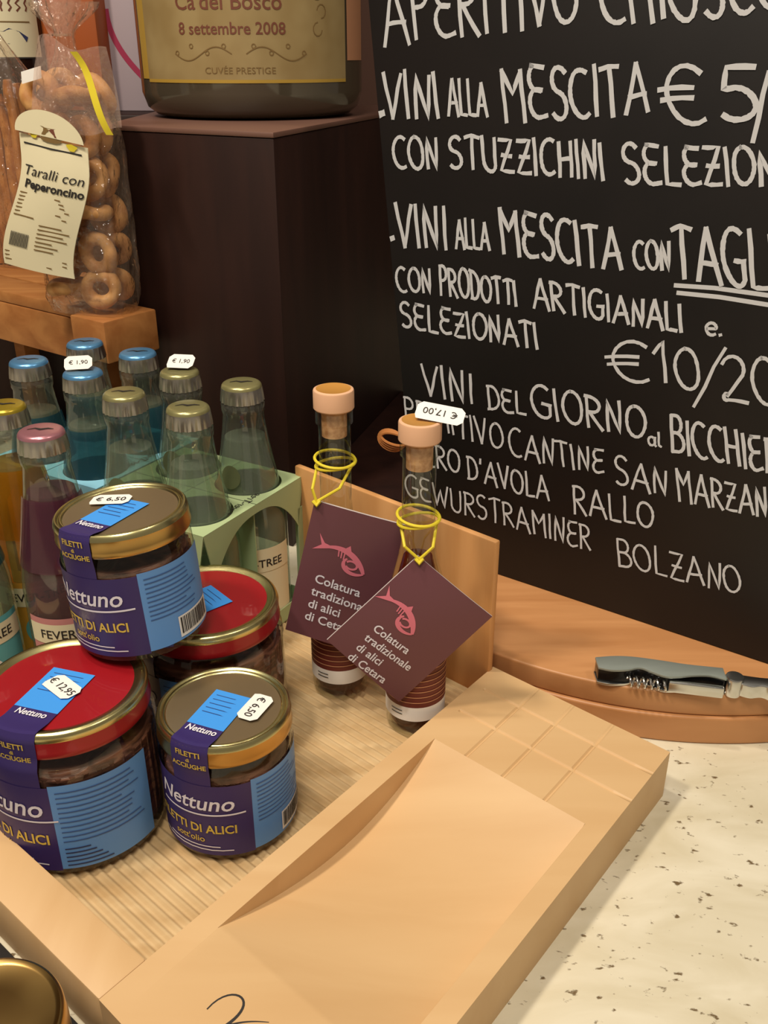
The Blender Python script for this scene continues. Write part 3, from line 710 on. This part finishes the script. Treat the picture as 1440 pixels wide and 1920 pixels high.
    for dz, tilt, rr in ((0, .15, rn + .0022), (.003, -.12, rn + .0026)):
        rf.tube([(rr * math.cos(2 * PI * i / 28), rr * math.sin(2 * PI * i / 28), zt + dz + tilt * rr * math.cos(2 * PI * i / 28 + .6)) for i in range(28)], .0009, 'raffia', 7, True)
    hp = inv @ q(*card['hole'], .0006); fr = Vector((math.cos(a0), math.sin(a0), 0)) * (rn + .0022); sd = Vector((-fr.y, fr.x, 0)) * .9
    for sg in (1, -1):
        a = Vector((0, 0, zt)) + sd * sg; m = (a + hp) / 2 + fr * .6 + sd * sg * .25
        rf.tube([a, m, hp + Vector((0, 0, .0015)), hp], .0009, 'raffia', 7)
    rf.tube([hp + Vector((-.002, 0, .002)), hp + fr * .15, hp + Vector((.002, 0, .002))], .0012, 'raffia', 7)
    rf.build('raffia_tie', t)
    if price:
        pt = MB(); c, s_2 = math.cos(R(-16)), math.sin(R(-16)); px_, py_ = tagp
        f1 = lambda u, v: (px_ + c * u - s_2 * v, py_ + s_2 * u + c * v, h + .0030 + .45 * v - .10 * u); f2 = lambda u, v: (px_ - c * u + s_2 * v, py_ - s_2 * u - c * v, h + .0033 - .45 * v + .10 * u)
        octo_tag(pt, f1, .026, .0118, price, f2, .006); pt.build('price_tag', stop)
    return t
def vp(x, y, yy): d = ray(x, y); return EYE + d * (yy / d.y)
C1 = (-0.0285, 0.505); C2 = (0.0192, 0.468)
colatura('amber sauce bottle at the left of two, its card partly covered', *C1, .2165, None,
         dict(corners=(vp(590, 938, .4895), vp(760, 985, .4830), vp(700, 1232, .4800), vp(535, 1180, .4815)), bow=.0008, print=(.38, .37, -2, .029), text=(-.34, -.62, .27, .29), tie=.170, hole=(.03, .02)), None)
colatura('amber sauce bottle with white price tag on its stopper, right of two', *C2, .2115, '€ 17,00',
         dict(corners=(vp(784, 1042, .4560), vp(923, 1156, .4490), vp(748, 1316, .4480), vp(613, 1200, .4430)), bow=.002, print=(.27, .48, 5, .0265), text=(-.13, -.55, .255, .275), tie=.1515, hole=(.05, .03)), (.0105, .0005))

# ------------------------------------------------------------ mini mixer bottles and their carriers
MH = 0.1765
def mixer(label, x, y, kind, group, sticker=None, rz=0.0):
    t = thing('tonic_bottle', label, 'bottle', (x, y, ZF), rz, group)
    g = [(0, .005), (.018, .003), (.0225, 0), (.0252, .002), (.026, .007), (.026, .076), (.0255, .084), (.0235, .096), (.0205, .112), (.0172, .130), (.0148, .146), (.0138, .156), (.0146, .158), (.0146, .163), (.0132, .165), (.0132, .172)]
    MB().lathe(g, 'bottleglass', 40).build('glass', t)
    MB().lathe([(0, .006), (.0225, .0065), (.0244, .010), (.0244, .078), (.0219, .096), (.0189, .112), (.0156, .130), (.0138, .139), (0, .139)], {'blue': 'tonic', 'green': 'tonic', 'pink': 'tonic_pink', 'yellow': 'tonic_amber'}[kind], 40).build('tonic', t)
    c = MB(); cm = {'blue': 'cap_blue', 'green': 'cap_green', 'pink': 'cap_pink', 'yellow': 'cap_yellow'}[kind]
    pr_ = []
    seg = 84
    v = []; f = []
    for r0, z, fl in ((.0128, .1640, 0), (.0144, .1645, .00035), (.0141, .1685, .00022), (.0137, .1728, 0), (.0135, .1738, 0)):
        v += [((r0 + fl * (1 if k % 4 < 2 else -1)) * math.cos(2 * PI * k / seg), (r0 + fl * (1 if k % 4 < 2 else -1)) * math.sin(2 * PI * k / seg), z) for k in range(seg)]
    for j in range(4):
        for k in range(seg): f.append((j * seg + k, j * seg + (k + 1) % seg, (j + 1) * seg + (k + 1) % seg, (j + 1) * seg + k))
    c.add(v, f, 'silver')
    c.lathe([(.0135, .1738), (.0132, .1750), (.0126, .1759), (.0117, .1765), (.0105, .1768), (0, .1768)], cm, 48)
    wob = lambda u, w_: (u, w_, .1771)
    c.ribbon([(-.0075, -.001), (-.0035, .0012), (.0, -.0006), (.004, .0010), (.0075, .0002)], [.0006, .0016, .0026, .0018, .0006], 'dark_ink', wob, False)
    capo = c.build('cap', t, ang=40)
    nb = MB(); nm = {'blue': 'neck_blue', 'green': 'neck_green', 'pink': 'neck_pink', 'yellow': 'neck_amber'}[kind]
    a0 = math.atan2(-y, -x) - rz
    def nf(x_, y_):
        z = .094 + y_; r_ = .0240 + (.0158 - .0240) * (z - .094) / .046 + .0008; return (r_ * math.cos(a0 + x_), r_ * math.sin(a0 + x_), z)
    if kind == 'green':
        nb.grid(lambda u, v: nf((math.cos(2 * PI * u)) * .36 * v - .6, .022 + .008 * math.sin(2 * PI * u) * v), 24, 3, 'neck_green')
    else:
        nb.grid(lambda u, v: nf(-1.5 + 3.0 * u, .044 * v), 24, 4, nm)
    nb.build('neck_label', t)
    lb = MB(); f1 = cyl(.0264, 0, a0); f2 = cyl(.0267, 0, a0); wl = .030
    lm = {'blue': 'teal', 'green': 'label_cream', 'pink': 'label_pink', 'yellow': 'label_orange'}[kind]
    lb.rect(-wl, .010, wl, .064, lm, f1, 24); lb.rect(-wl, .046, wl, .060, 'label_cream', f2, 24)
    f3 = cyl(.0269, 0, a0)
    lb.text('FEVER-TREE', .0085, 'dark_ink', f3, oy=.050, bold=.01)
    lb.grid(lambda u, v: f3((.012 * math.cos(2 * PI * u)) * v, .028 + .012 * math.sin(2 * PI * u) * v), 24, 2, {'blue': 'white', 'green': 'label_orange', 'pink': 'label_cream', 'yellow': 'teal'}[kind])
    lb.build('label', t)
    if sticker:
        pt = MB(); dx, dy, rot = sticker; cc, sn = math.cos(R(rot)), math.sin(R(rot))
        f1 = lambda u, w_: (dx + cc * u - sn * w_, dy + sn * u + cc * w_, .1786 + .5 * w_ + .003); f2 = lambda u, w_: (dx + cc * u - sn * w_, dy + sn * u + cc * w_, .1789 + .5 * w_ + .003)
        octo_tag(pt, f1, .0185, .0120, '€ 1,90', f2, .0048); pt.build('price_sticker', capo)
    return t
YAW = R(-30); px_u = Vector((math.cos(YAW), math.sin(YAW))); px_v = Vector((-math.sin(YAW), math.cos(YAW))); SP = 0.0535
def pack_pos(c, i, j): p = Vector(c) + px_u * (i * SP / 2) + px_v * (j * SP / 2); return p.x, p.y
GC = (-0.1310, 0.5860); BC = (-0.2165, 0.6570)
GG, BG = 'bottles in the green carrier', 'bottles in the blue carrier'
mixer('green-capped tonic bottle, left corner of the green carrier', *pack_pos(GC, -1, -1), 'green', GG)
mixer('green-capped tonic bottle with price sticker, far corner of the green carrier', *pack_pos(GC, -1, 1), 'green', GG, (.001, .004, -8))
mixer('green-capped tonic bottle, front corner of the green carrier', *pack_pos(GC, 1, -1), 'green', GG)
mixer('green-capped tonic bottle, right corner of the green carrier', *pack_pos(GC, 1, 1), 'green', GG)
mixer('blue-capped tonic bottle, left corner of the blue carrier', *pack_pos(BC, -1, -1), 'blue', BG)
mixer('blue-capped tonic bottle, far corner of the blue carrier', *pack_pos(BC, -1, 1), 'blue', BG)
mixer('blue-capped tonic bottle with price sticker, front corner of the blue carrier', *pack_pos(BC, 1, -1), 'blue', BG, (-.003, .003, 12))
mixer('blue-capped tonic bottle, right corner of the blue carrier', *pack_pos(BC, 1, 1), 'blue', BG)
LG = 'loose mixer bottles at the left'
PK = (-0.1985, 0.5085); YL = (-0.2360, 0.5520)
mixer('pink-capped tonic bottle behind the stacked jar', *PK, 'pink', LG)
mixer('yellow-capped mixer bottle with amber drink behind the pink-capped one', *YL, 'yellow', LG)
mixer('blue-labelled bottle at the left edge, below the yellow-capped one', -0.2565, 0.4985, 'blue', LG)

def carrier(label, c, mname, gname):
    t = thing('bottle_carrier', label, 'carrier', (c[0], c[1], ZF), YAW)
    hw = SP + .0006; zt = .1045; rh = .0232
    top = MB()
    # top sheet with four holes: each quadrant is a ring from the hole to its square cell
    for i in (-1, 1):
        for j in (-1, 1):
            cx, cy = i * SP / 2, j * SP / 2; n = 48; v = []; f = []
            for dz in (0, -.0006):
                for k in range(n):
                    a = 2 * PI * k / n; ca, sa = math.cos(a), math.sin(a); m = max(abs(ca), abs(sa))
                    v.append((cx + rh * ca, cy + rh * sa, zt + dz))
                    ex_, ey_ = cx + ca / m * hw / 2, cy + sa / m * hw / 2
                    v.append((ex_, ey_, zt + dz))
            for k in range(n):
                k2 = (k + 1) % n; f.append((2 * k, 2 * k + 1, 2 * k2 + 1, 2 * k2)); f.append((2 * n + 2 * k, 2 * n + 2 * k2, 2 * n + 2 * k2 + 1, 2 * n + 2 * k + 1))
                f.append((2 * k, 2 * k2, 2 * n + 2 * k2, 2 * n + 2 * k))
            top.add(v, f, mname)
    top.text('Fever-Tree', .008, 'dark_ink', lambda x, y: (hw * .80 + y, -.004 + x, zt + .0003), ox=0)
    top.build('top_sheet', t, ang=30)
    # four side walls with an arched window cut out of each
    for k in range(4):
        a = k * PI / 2; T = Matrix.Rotation(a, 4, 'Z'); sd = MB(); n = 24
        outer = []; inner = []
        for i in range(n + 1):
            u = -1 + 2 * i / n
            outer.append((u * hw, zt)); arch = zt - .006 - .030 * abs(u) ** 2.6
            inner.append((u * (hw - .008), arch))
        v = []
        for d in (0, .0007):
            v += [(hw + d - .0007, x, z) for x, z in outer] + [(hw + d - .0007, x, z) for x, z in inner]
        m = n + 1; f = []
        for i in range(n):
            f.append((i, i + 1, m + i + 1, m + i)); f.append((2 * m + i, 3 * m + i, 3 * m + i + 1, 2 * m + i + 1))
        sd.add(v, f, mname, T)
        for sg in (-1, 1):
            sd.box((hw - .00035, sg * (hw - .0040), .034 + .0125), (.0007, .008, .093 - .022), mname, T)
        sd.box((hw - .00035, 0, .006), (.0007, hw * 2, .0115), mname, T)
        sd.build('side_wall', t, ang=30)
    dv = MB(); dv.box((0, 0, .05), (.0008, hw * 1.9, .098), mname); dv.box((0, 0, .05), (hw * 1.9, .0008, .098), mname); dv.build('divider', t)
    MB().box((0, 0, .0003), (hw * 2, hw * 2, .0006), mname).build('base_sheet', t)
    return t
carrier('pale green cardboard four-bottle carrier beside the upright panel', GC, 'card_green', None)
carrier('pale blue cardboard four-bottle carrier behind the green one', BC, 'card_blue', None)

# ------------------------------------------------------------ corkscrew on the round board
ka = on_z(1112, 1282, ZR); kb = on_z(1440, 1322, ZR); kd = (kb - ka); kang = math.atan2(kd.y, kd.x)
ck = thing('corkscrew', 'chrome and black folding corkscrew lying on the round wooden board', 'corkscrew', (ka.x, ka.y, ZR + .0002), kang)
far_ = [(0, .011), (.012, .0150), (.024, .0165), (.040, .0160), (.056, .0150), (.0765, .0155)]
near_ = [(.0775, .004), (.068, .006), (.058, .004), (.050, .001), (.042, -.0005), (.034, .0025), (.027, .0055), (.020, .0020), (.010, -.0005), (.002, .0005)]
def smooth_poly(P, n=5):
    out = []
    for i in range(len(P) - 1):
        p0 = P[max(i - 1, 0)]; p1 = P[i]; p2 = P[i + 1]; p3 = P[min(i + 2, len(P) - 1)]
        for k in range(n):
            t = k / n
            out.append(tuple(.5 * ((2 * p1[d]) + (-p0[d] + p2[d]) * t + (2 * p0[d] - 5 * p1[d] + 4 * p2[d] - p3[d]) * t * t + (-p0[d] + 3 * p1[d] - 3 * p2[d] + p3[d]) * t ** 3) for d in (0, 1)))
    return out + [P[-1]]
outl = smooth_poly(far_) + smooth_poly(near_)
ins = [(p[0] * .985 + .0005, p[1] * .86 + .0012) for p in outl]
MB().prism(outl, .0105, .0122, 'satin').build('side_plate', ck, bevel=.0004)
MB().prism(outl, 0, .0016, 'chrome').build('side_plate', ck, bevel=.0004)
MB().prism(ins, .0017, .0104, 'gunmetal').build('handle_core', ck, bevel=.0003)['label'] = 'dark inset between the chrome plates'
lv = MB(); lv.box((.0600, -.0005, .0056), (.032, .004, .0075), 'chrome'); lv.build('knife', ck, bevel=.001)
wm = MB(); wm.tube([(.020 + .024 * i / 60, -.0002 + .0032 * math.cos(i * .62), .0050 + .0032 * math.sin(i * .62)) for i in range(61)], .0008, 'chrome', 8); wm.build('worm', ck)
hg = MB(); hg.lathe([(0, -.0001), (.0052, 0), (.0055, .001), (.0055, .0118), (.005, .0126), (0, .0128)], 'chrome', 32, c=(.0825, .0075)); hg.build('hinge', ck)
ar = MB(); P = smooth_poly([(.086, .013), (.098, .0125), (.112, .0135), (.126, .012)]) + smooth_poly([(.127, .002), (.120, .000), (.114, .003), (.106, .000), (.099, .0035), (.092, .0015), (.086, .003)])
ar.prism(P, .0015, .0105, 'chrome'); ar.build('lever', ck, bevel=.0008)

# ------------------------------------------------------------ wicker loop at the chalkboard's edge
eb = on_plane(746, 826, B0, en)
wk = MB()
for k in range(4):
    a = k * .5 - .7
    wk.tube([eb + ex * (.012 * math.cos(t) - .004 + .002 * k) + eu * ((.008 - .0012 * k) * math.sin(t) + .001 * k) + en * (.0035 + .0016 * k) for t in [2 * PI * i / 24 for i in range(24)]], .0011, 'wicker', 6, True)
wk.tube([eb + ex * .006 + en * .003, eb + ex * .010 - en * .002 + eu * .004, eb + ex * .011 + en * .006 + eu * .007], .0012, 'wicker', 6)
tag(wk.build('wicker_loop'), 'small tan wicker loop at the left edge of the chalkboard', 'ornament')

# ------------------------------------------------------------ wooden crate with bags
CX = R(-36); cu = Vector((math.cos(CX), math.sin(CX), 0)); cv = Vector((-cu.y, cu.x, 0)); CO = Vector((-0.246, 0.766, 0))
def crp(a, b_, z): return CO + cu * a + cv * b_ + Vector((0, 0, z))
CT = Matrix.Translation(CO) @ Matrix.Rotation(CX, 4, 'Z'); ZC = 0.196
cr = thing('wooden_crate', 'low pine crate of slats behind the tonic bottles, holding the bags', 'crate')
for k, (a0_, bb_) in enumerate(((.0, .020), (-.032, .060), (-.064, .100))):
    MB().box(((a0_ - .27) / 2, bb_, ZC - .005), (a0_ + .27, .037, .010), 'crate', CT).build('deck_board', cr, bevel=.0012)
MB().box((-.135, .006, ZC - .0285), (.27, .010, .036), 'crate', CT).build('front_rail', cr, bevel=.0015)
for xx, yy in ((-.012, .022), (-.255, .022), (-.080, .105), (-.255, .105)):
    MB().box((xx, yy, (ZC - .012) / 2), (.018, .018, ZC - .012), 'crate', CT).build('post', cr, bevel=.001)
MB().box((.0235, .010, ZC - .017), (.042, .054, .034), 'crate', CT).build('side_rail', cr, bevel=.0015)

def bag(name, label, loc, rz, W, D, Hb, neck, seed, cat='bag'):
    t = thing(name, label, cat, loc, rz); rnd = random.Random(seed)
    ph = [rnd.uniform(0, 6.28) for _ in range(8)]
    def prof(v):
        if v < .04: return .90 + v * 2.5
        if v < .60: return 1.0
        if v < .90: return 1.0 - .80 * smoothstep(.60, .90, v) 
        return .20 + .55 * smoothstep(.90, 1.0, v)
    def fn(u, v):
        a = 2 * PI * u; c, s = math.cos(a), math.sin(a); e = .42 if v < .6 else .42 + .58 * smoothstep(.6, .9, v)
        k = prof(v); wr = .035 * math.sin(7 * a + ph[0] + 9 * v) + .025 * math.sin(13 * a + ph[1] - 14 * v) + .02 * math.sin(30 * v + ph[2] + 3 * a)
        if v > .6: wr += .12 * math.sin(9 * a + ph[3]) * smoothstep(.6, .95, v)
        k *= 1 + wr * (0.35 if v < .05 else 1)
        x = math.copysign(abs(c) ** e, c) * W / 2 * k; y = math.copysign(abs(s) ** e, s) * D / 2 * (k if v < .6 else max(k, .0))
        if v > .9: y *= .7
        return (x + .006 * math.sin(4 * v + ph[4]) * smoothstep(.5, 1, v), y, neck * v)
    mb = MB(); mb.grid(fn, 64, 60, 'cello'); mb.build('cellophane', t, ang=180)
    return t, fn
BL = Vector((-0.2345, 0.7660, ZC + .0006))
BRZ = R(-20)
bt, bfn = bag('taralli_bag', 'clear cellophane bag of ring taralli with long cream paper label', (BL.x - .002, BL.y, BL.z), BRZ, .071, .043, .17, .222, 3)
# fan of film above the neck, a loose flap with ribbon at the right
fan = MB()
fan.grid(lambda u, v: ((u - .5) * (.016 + .05 * v) + .004 * math.sin(9 * u), .006 * math.sin(14 * u) * v, .200 + .05 * v), 24, 8, 'cello_fold'); fano = fan.build('gathered_top', bt, ang=180)
tie = MB(); tie.tube([(.0085 * math.cos(2 * PI * i / 20), .006 * math.sin(2 * PI * i / 20), .201) for i in range(20)], .0010, 'cello', 6, True); tie.build('neck_tie', fano)
flp = MB()
flp.grid(lambda u, v: (.002 + .056 * u - .012 * v * (1 - u), -.026 - .007 * math.sin(3 * u + 2 * v), .200 - .010 * u - .062 * v + .010 * u * v + .003 * math.sin(8 * u)), 20, 14, 'cello_fold'); flpo = flp.build('loose_flap', bt, ang=180)
rb_ = MB(); rb_.grid(lambda u, v: (.034 + .022 * v + .006 * u, -.0355 + .002 * math.sin(6 * v), .190 - .050 * v + .003 * math.sin(5 * v)), 2, 16, 'raffia'); rb_.build('yellow_ribbon', flpo, ang=180)['label'] = 'yellow ribbon'
# long folded paper label hanging over the front
def lpt(u, v):      # u across, v down
    x = .006 - .029 * smoothstep(.15, 1.0, v) + (u - .5) * (.052 + .006 * smoothstep(.3, 1, v))
    return Vector((x, -.0310 + .008 * (u - .5) - .003 * math.sin(PI * u) - .004 * math.sin(2.5 * v), .132 - .096 * v - .010 * (u - .5)))
pl = MB()
pl.grid(lambda u, v: lpt(u, 1 - v), 12, 20, 'label_cream')
pl.grid(lambda u, v: lpt(u, v) + Vector((0, .0006, 0)), 12, 20, 'label_cream')
half_disc = lambda u, v: lpt(.5, 0) + Vector(((.0260 * math.cos(PI * u)) * v, -.001 + .004 * math.cos(PI * u) * v, .002 + .018 * math.sin(PI * u) * v - .010 * (.5 * math.cos(PI * u)) * v))
pl.grid(half_disc, 24, 4, 'label_cream')
lf_ = lambda X, Y: lpt(.5 + X, Y) + Vector((0, -.0006, 0))
for (X, Y, rx, ry, mm) in ((.02, -.035, .24, .05, 'label_tan'), (.16, -.055, .14, .035, 'label_rust'), (-.10, -.06, .10, .03, 'label_tan'), (-.24, -.02, .07, .028, 'raffia'), (.30, .02, .07, .025, 'raffia')):
    pl.add([Vector((0, -.0012, 0)) + lpt(.5 + X + rx * math.cos(2 * PI * k / 14) * (1 + .3 * math.sin(5 * k)), 0) + Vector((0, 0, -(Y + ry * math.sin(2 * PI * k / 14)) * .10)) for k in range(14)], [tuple(range(14))], mm)
pl.ribbon([(-.42, .06), (0, .06), (.42, .06)], [.012] * 3, 'dark_ink', lf_)
lw = lambda x, y: lf_(x / .040, y)
pl.text('Taralli con', .0105, 'dark_ink', lambda x, y: lf_(x / .050, .285 - y / .100), shear=.2)
pl.text('Peperoncino', .0085, 'dark_ink', lambda x, y: lf_(.04 + x / .050, .375 - y / .100), bold=.03)
rr_ = random.Random(5)
for i in range(7): pl.ribbon([(-.44, .42 + i * .028), (-.44 + rr_.uniform(.3, .8), .42 + i * .028)], .009, 'label_tan', lf_)
for i in range(7): pl.ribbon([(-.02, .63 + i * .032), (-.02 + rr_.uniform(.2, .44), .63 + i * .032)], .009, 'label_tan', lf_)
for i in range(3): pl.ribbon([(-.46, .885 + i * .032), (.42 - .2 * (i == 2), .885 + i * .032)], .009, 'label_tan', lf_)
for i in range(13): pl.ribbon([(-.40 + i * .022, .72), (-.40 + i * .022, .83)], .012, 'dark_ink', lf_, False)
pl.build('paper_label', bt, ang=70)
ps = MB(); ps.add([(-.017, -.0275, .169), (.001, -.0275, .173), (.001, -.0265, .181), (-.017, -.0265, .177)], [(0, 1, 2, 3)], 'white'); ps.build('price_sticker', bt)
# taralli rings: each its own object
tr = MB(); tr.tube([(.0118 * math.cos(2 * PI * i / 28), .0108 * math.sin(2 * PI * i / 28), .0008 * math.sin(6 * PI * i / 28)) for i in range(28)], [.0054 + .0006 * math.sin(2 * PI * i / 28 * 2) for i in range(28)], 'taralli', 12, True)
t0 = tr.build('tarallo'); tag(t0, 'golden ring-shaped tarallo inside the cellophane bag', 'biscuit', 'taralli in the bag')
rt = random.Random(11); first = True
BM = Matrix.Translation((BL.x - .002, BL.y, BL.z)) @ Matrix.Rotation(BRZ, 4, 'Z')
z = .0195; lay = 0
while z < .165:
    nx = 2
    for i in range(nx):
        for j in range(2):
            x = (i - .5) * .0325 + rt.uniform(-.002, .002); y = (j - .5) * .0190
            o = t0 if first else t0.copy()
            if not first: COL.objects.link(o)
            first = False
            if (i + j + lay) % 3 == 0 and j == 0: e = (R(rt.uniform(-12, 12)), R(rt.uniform(-12, 12)), R(rt.uniform(-30, 30)))
            else: e = (R(90 + rt.uniform(-24, 24)), R(rt.uniform(0, 180)), R(rt.uniform(-22, 22)))
            o.matrix_world = BM @ Matrix.Translation((x, y, z + rt.uniform(-.002, .002))) @ Matrix.Rotation(e[2], 4, 'Z') @ Matrix.Rotation(e[0], 4, 'X') @ Matrix.Rotation(e[1], 4, 'Z')
    z += .0285; lay += 1
# second bag: breadsticks
SB = crp(-.205, .086, ZC + .0006)
sb, sfn = bag('breadstick_bag', 'clear cellophane bag of long orange-brown breadsticks at the left edge', (SB.x, SB.y, SB.z), R(-25), .080, .052, .19, .25, 9)
s0 = MB(); s0.tube([(.0008 * math.sin(i * .9), .0008 * math.cos(i * 1.3), .168 * i / 12) for i in range(13)], [.0035] + [.0052] * 11 + [.0035], 'stick', 10)
s0 = s0.build('breadstick'); tag(s0, 'orange-brown breadstick standing in the cellophane bag at the left edge', 'breadstick', 'breadsticks in the bag'); first = True
SM = Matrix.Translation((SB.x, SB.y, SB.z)) @ Matrix.Rotation(R(-25), 4, 'Z')
for i in range(6):
    for j in range(3):
        o = s0 if first else s0.copy()
        if not first: COL.objects.link(o)
        first = False
        o.matrix_world = SM @ Matrix.Translation(((i - 2.5) * .0115, (j - 1) * .0125, .0015)) @ Matrix.Rotation(R(rt.uniform(-1.2, 1.2)), 4, 'X') @ Matrix.Rotation(R(rt.uniform(-1.2, 1.2)), 4, 'Y') @ Matrix.Diagonal((1, 1, rt.uniform(.86, 1.0), 1))
ps = MB(); ps.add([(.014, -.0290, .158), (.034, -.0290, .161), (.034, -.0280, .170), (.014, -.0280, .167)], [(0, 1, 2, 3)], 'white'); ps.build('price_sticker', sb)

# ------------------------------------------------------------ dark riser with products behind
rs = MB(); rs.box((-0.47, 1.16, .165), (0.48, 0.26, .33), 'darkwood')
tag(rs.build('display_riser', bevel=.002), 'dark brown wooden riser behind the bags', 'riser')
wb = thing('wine_bottle', 'dark bottle with cream picture label at the top left corner', 'bottle', (-0.388, 1.085, .3303))
MB().lathe([(0, .006), (.028, .002), (.034, 0), (.038, .004), (.039, .010), (.039, .18), (.034, .205), (.018, .235), (.0145, .25), (.0145, .30), (.0165, .302), (.0165, .316), (0, .316)], 'darkglass', 48).build('glass', wb)
a0 = math.atan2(-1.085, .388); lb = MB(); f1 = cyl(.0396, 0, a0); f2 = cyl(.0399, 0, a0)
lb.rect(-.034, .052, .034, .15, 'label_cream', f1, 24)
lb.add([f2(-.010 + a, .066 + b_) for a, b_ in ((-.016, 0), (-.014, .007), (-.004, .010), (.006, .009), (.012, .012), (.022, .009), (.030, .004), (.028, .0), (.01, -.002))], [tuple(range(9))], 'navy_ink')
lb.rect(-.03, .083, .024, .0842, 'label_tan', f2, 12)
for i in range(7): lb.ribbon([(-.026 + i * .008 + .002 * math.sin(3 * j + i), .093 + .0035 * j) for j in range(4)], .0018, 'label_rust', f2, False)
for i in range(6): lb.ribbon([(-.024 + i * .009 + .0015 * math.cos(2 * j + i), .112 + .003 * j) for j in range(4)], .0014, 'label_rust', f2, False)
lb.rect(-.034, .0505, .034, .052, 'dark_ink', f1, 24)
lb.build('label', wb)
op = thing('orange_package', 'orange packet standing behind the knotted top of the taralli bag', 'packet', (-0.322, 1.10, .3302), R(-8))
MB().box((0, 0, .075), (.07, .05, .15), 'orange').build('wrapper', op, bevel=.006)
MB().box((0, 0, .157), (.07, .004, .014), 'orange').build('crimped_seal', op)
lc = thing('lilac_carton', 'pale lilac carton with a magenta curve behind the giant bottle', 'carton', (-0.263, 1.12, .3302), R(-4))
MB().box((0, 0, .08), (.058, .05, .16), 'lilac').build('box', lc, bevel=.001)
mg = MB(); mg.ribbon([(-.022 + .030 * (i / 12) ** 2, .075 - .060 * i / 12) for i in range(13)], .006, 'magenta', lambda x, y: (x, -.0254, y + .02)); mg.build('printed_curve', lc)

# ------------------------------------------------------------ gold-lidded jar at the front left corner
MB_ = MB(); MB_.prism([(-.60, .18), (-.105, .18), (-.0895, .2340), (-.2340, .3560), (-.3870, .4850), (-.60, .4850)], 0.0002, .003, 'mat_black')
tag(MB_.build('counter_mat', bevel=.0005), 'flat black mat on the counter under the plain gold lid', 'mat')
gj = thing('preserve_jar', 'jar with plain gold lid at the bottom left corner, before the tray', 'jar', (-0.1500, 0.2300, .0032))
rr = .0305
MB().lathe([(0, .002), (rr * .9, .001), (rr * 1.0, .004), (rr, .042), (rr * .93, .047), (rr * .9, .052)], 'glass', 64).build('glass', gj)
MB().lathe([(0, .003), (rr * .92, .004), (rr * .93, .040), (0, .041)], 'anchovy', 48).build('contents', gj)
g_ = MB(); g_.lathe([(rr * .93, .046), (rr * .99, .0462), (rr, .0475), (rr * .99, .050), (rr * .985, .055), (rr * .96, .0570), (rr * .93, .0574), (rr * .89, .0565), (rr * .86, .0562), (rr * .5, .0566), (0, .0568)], 'gold', 96); g_.build('lid', gj, ang=50)
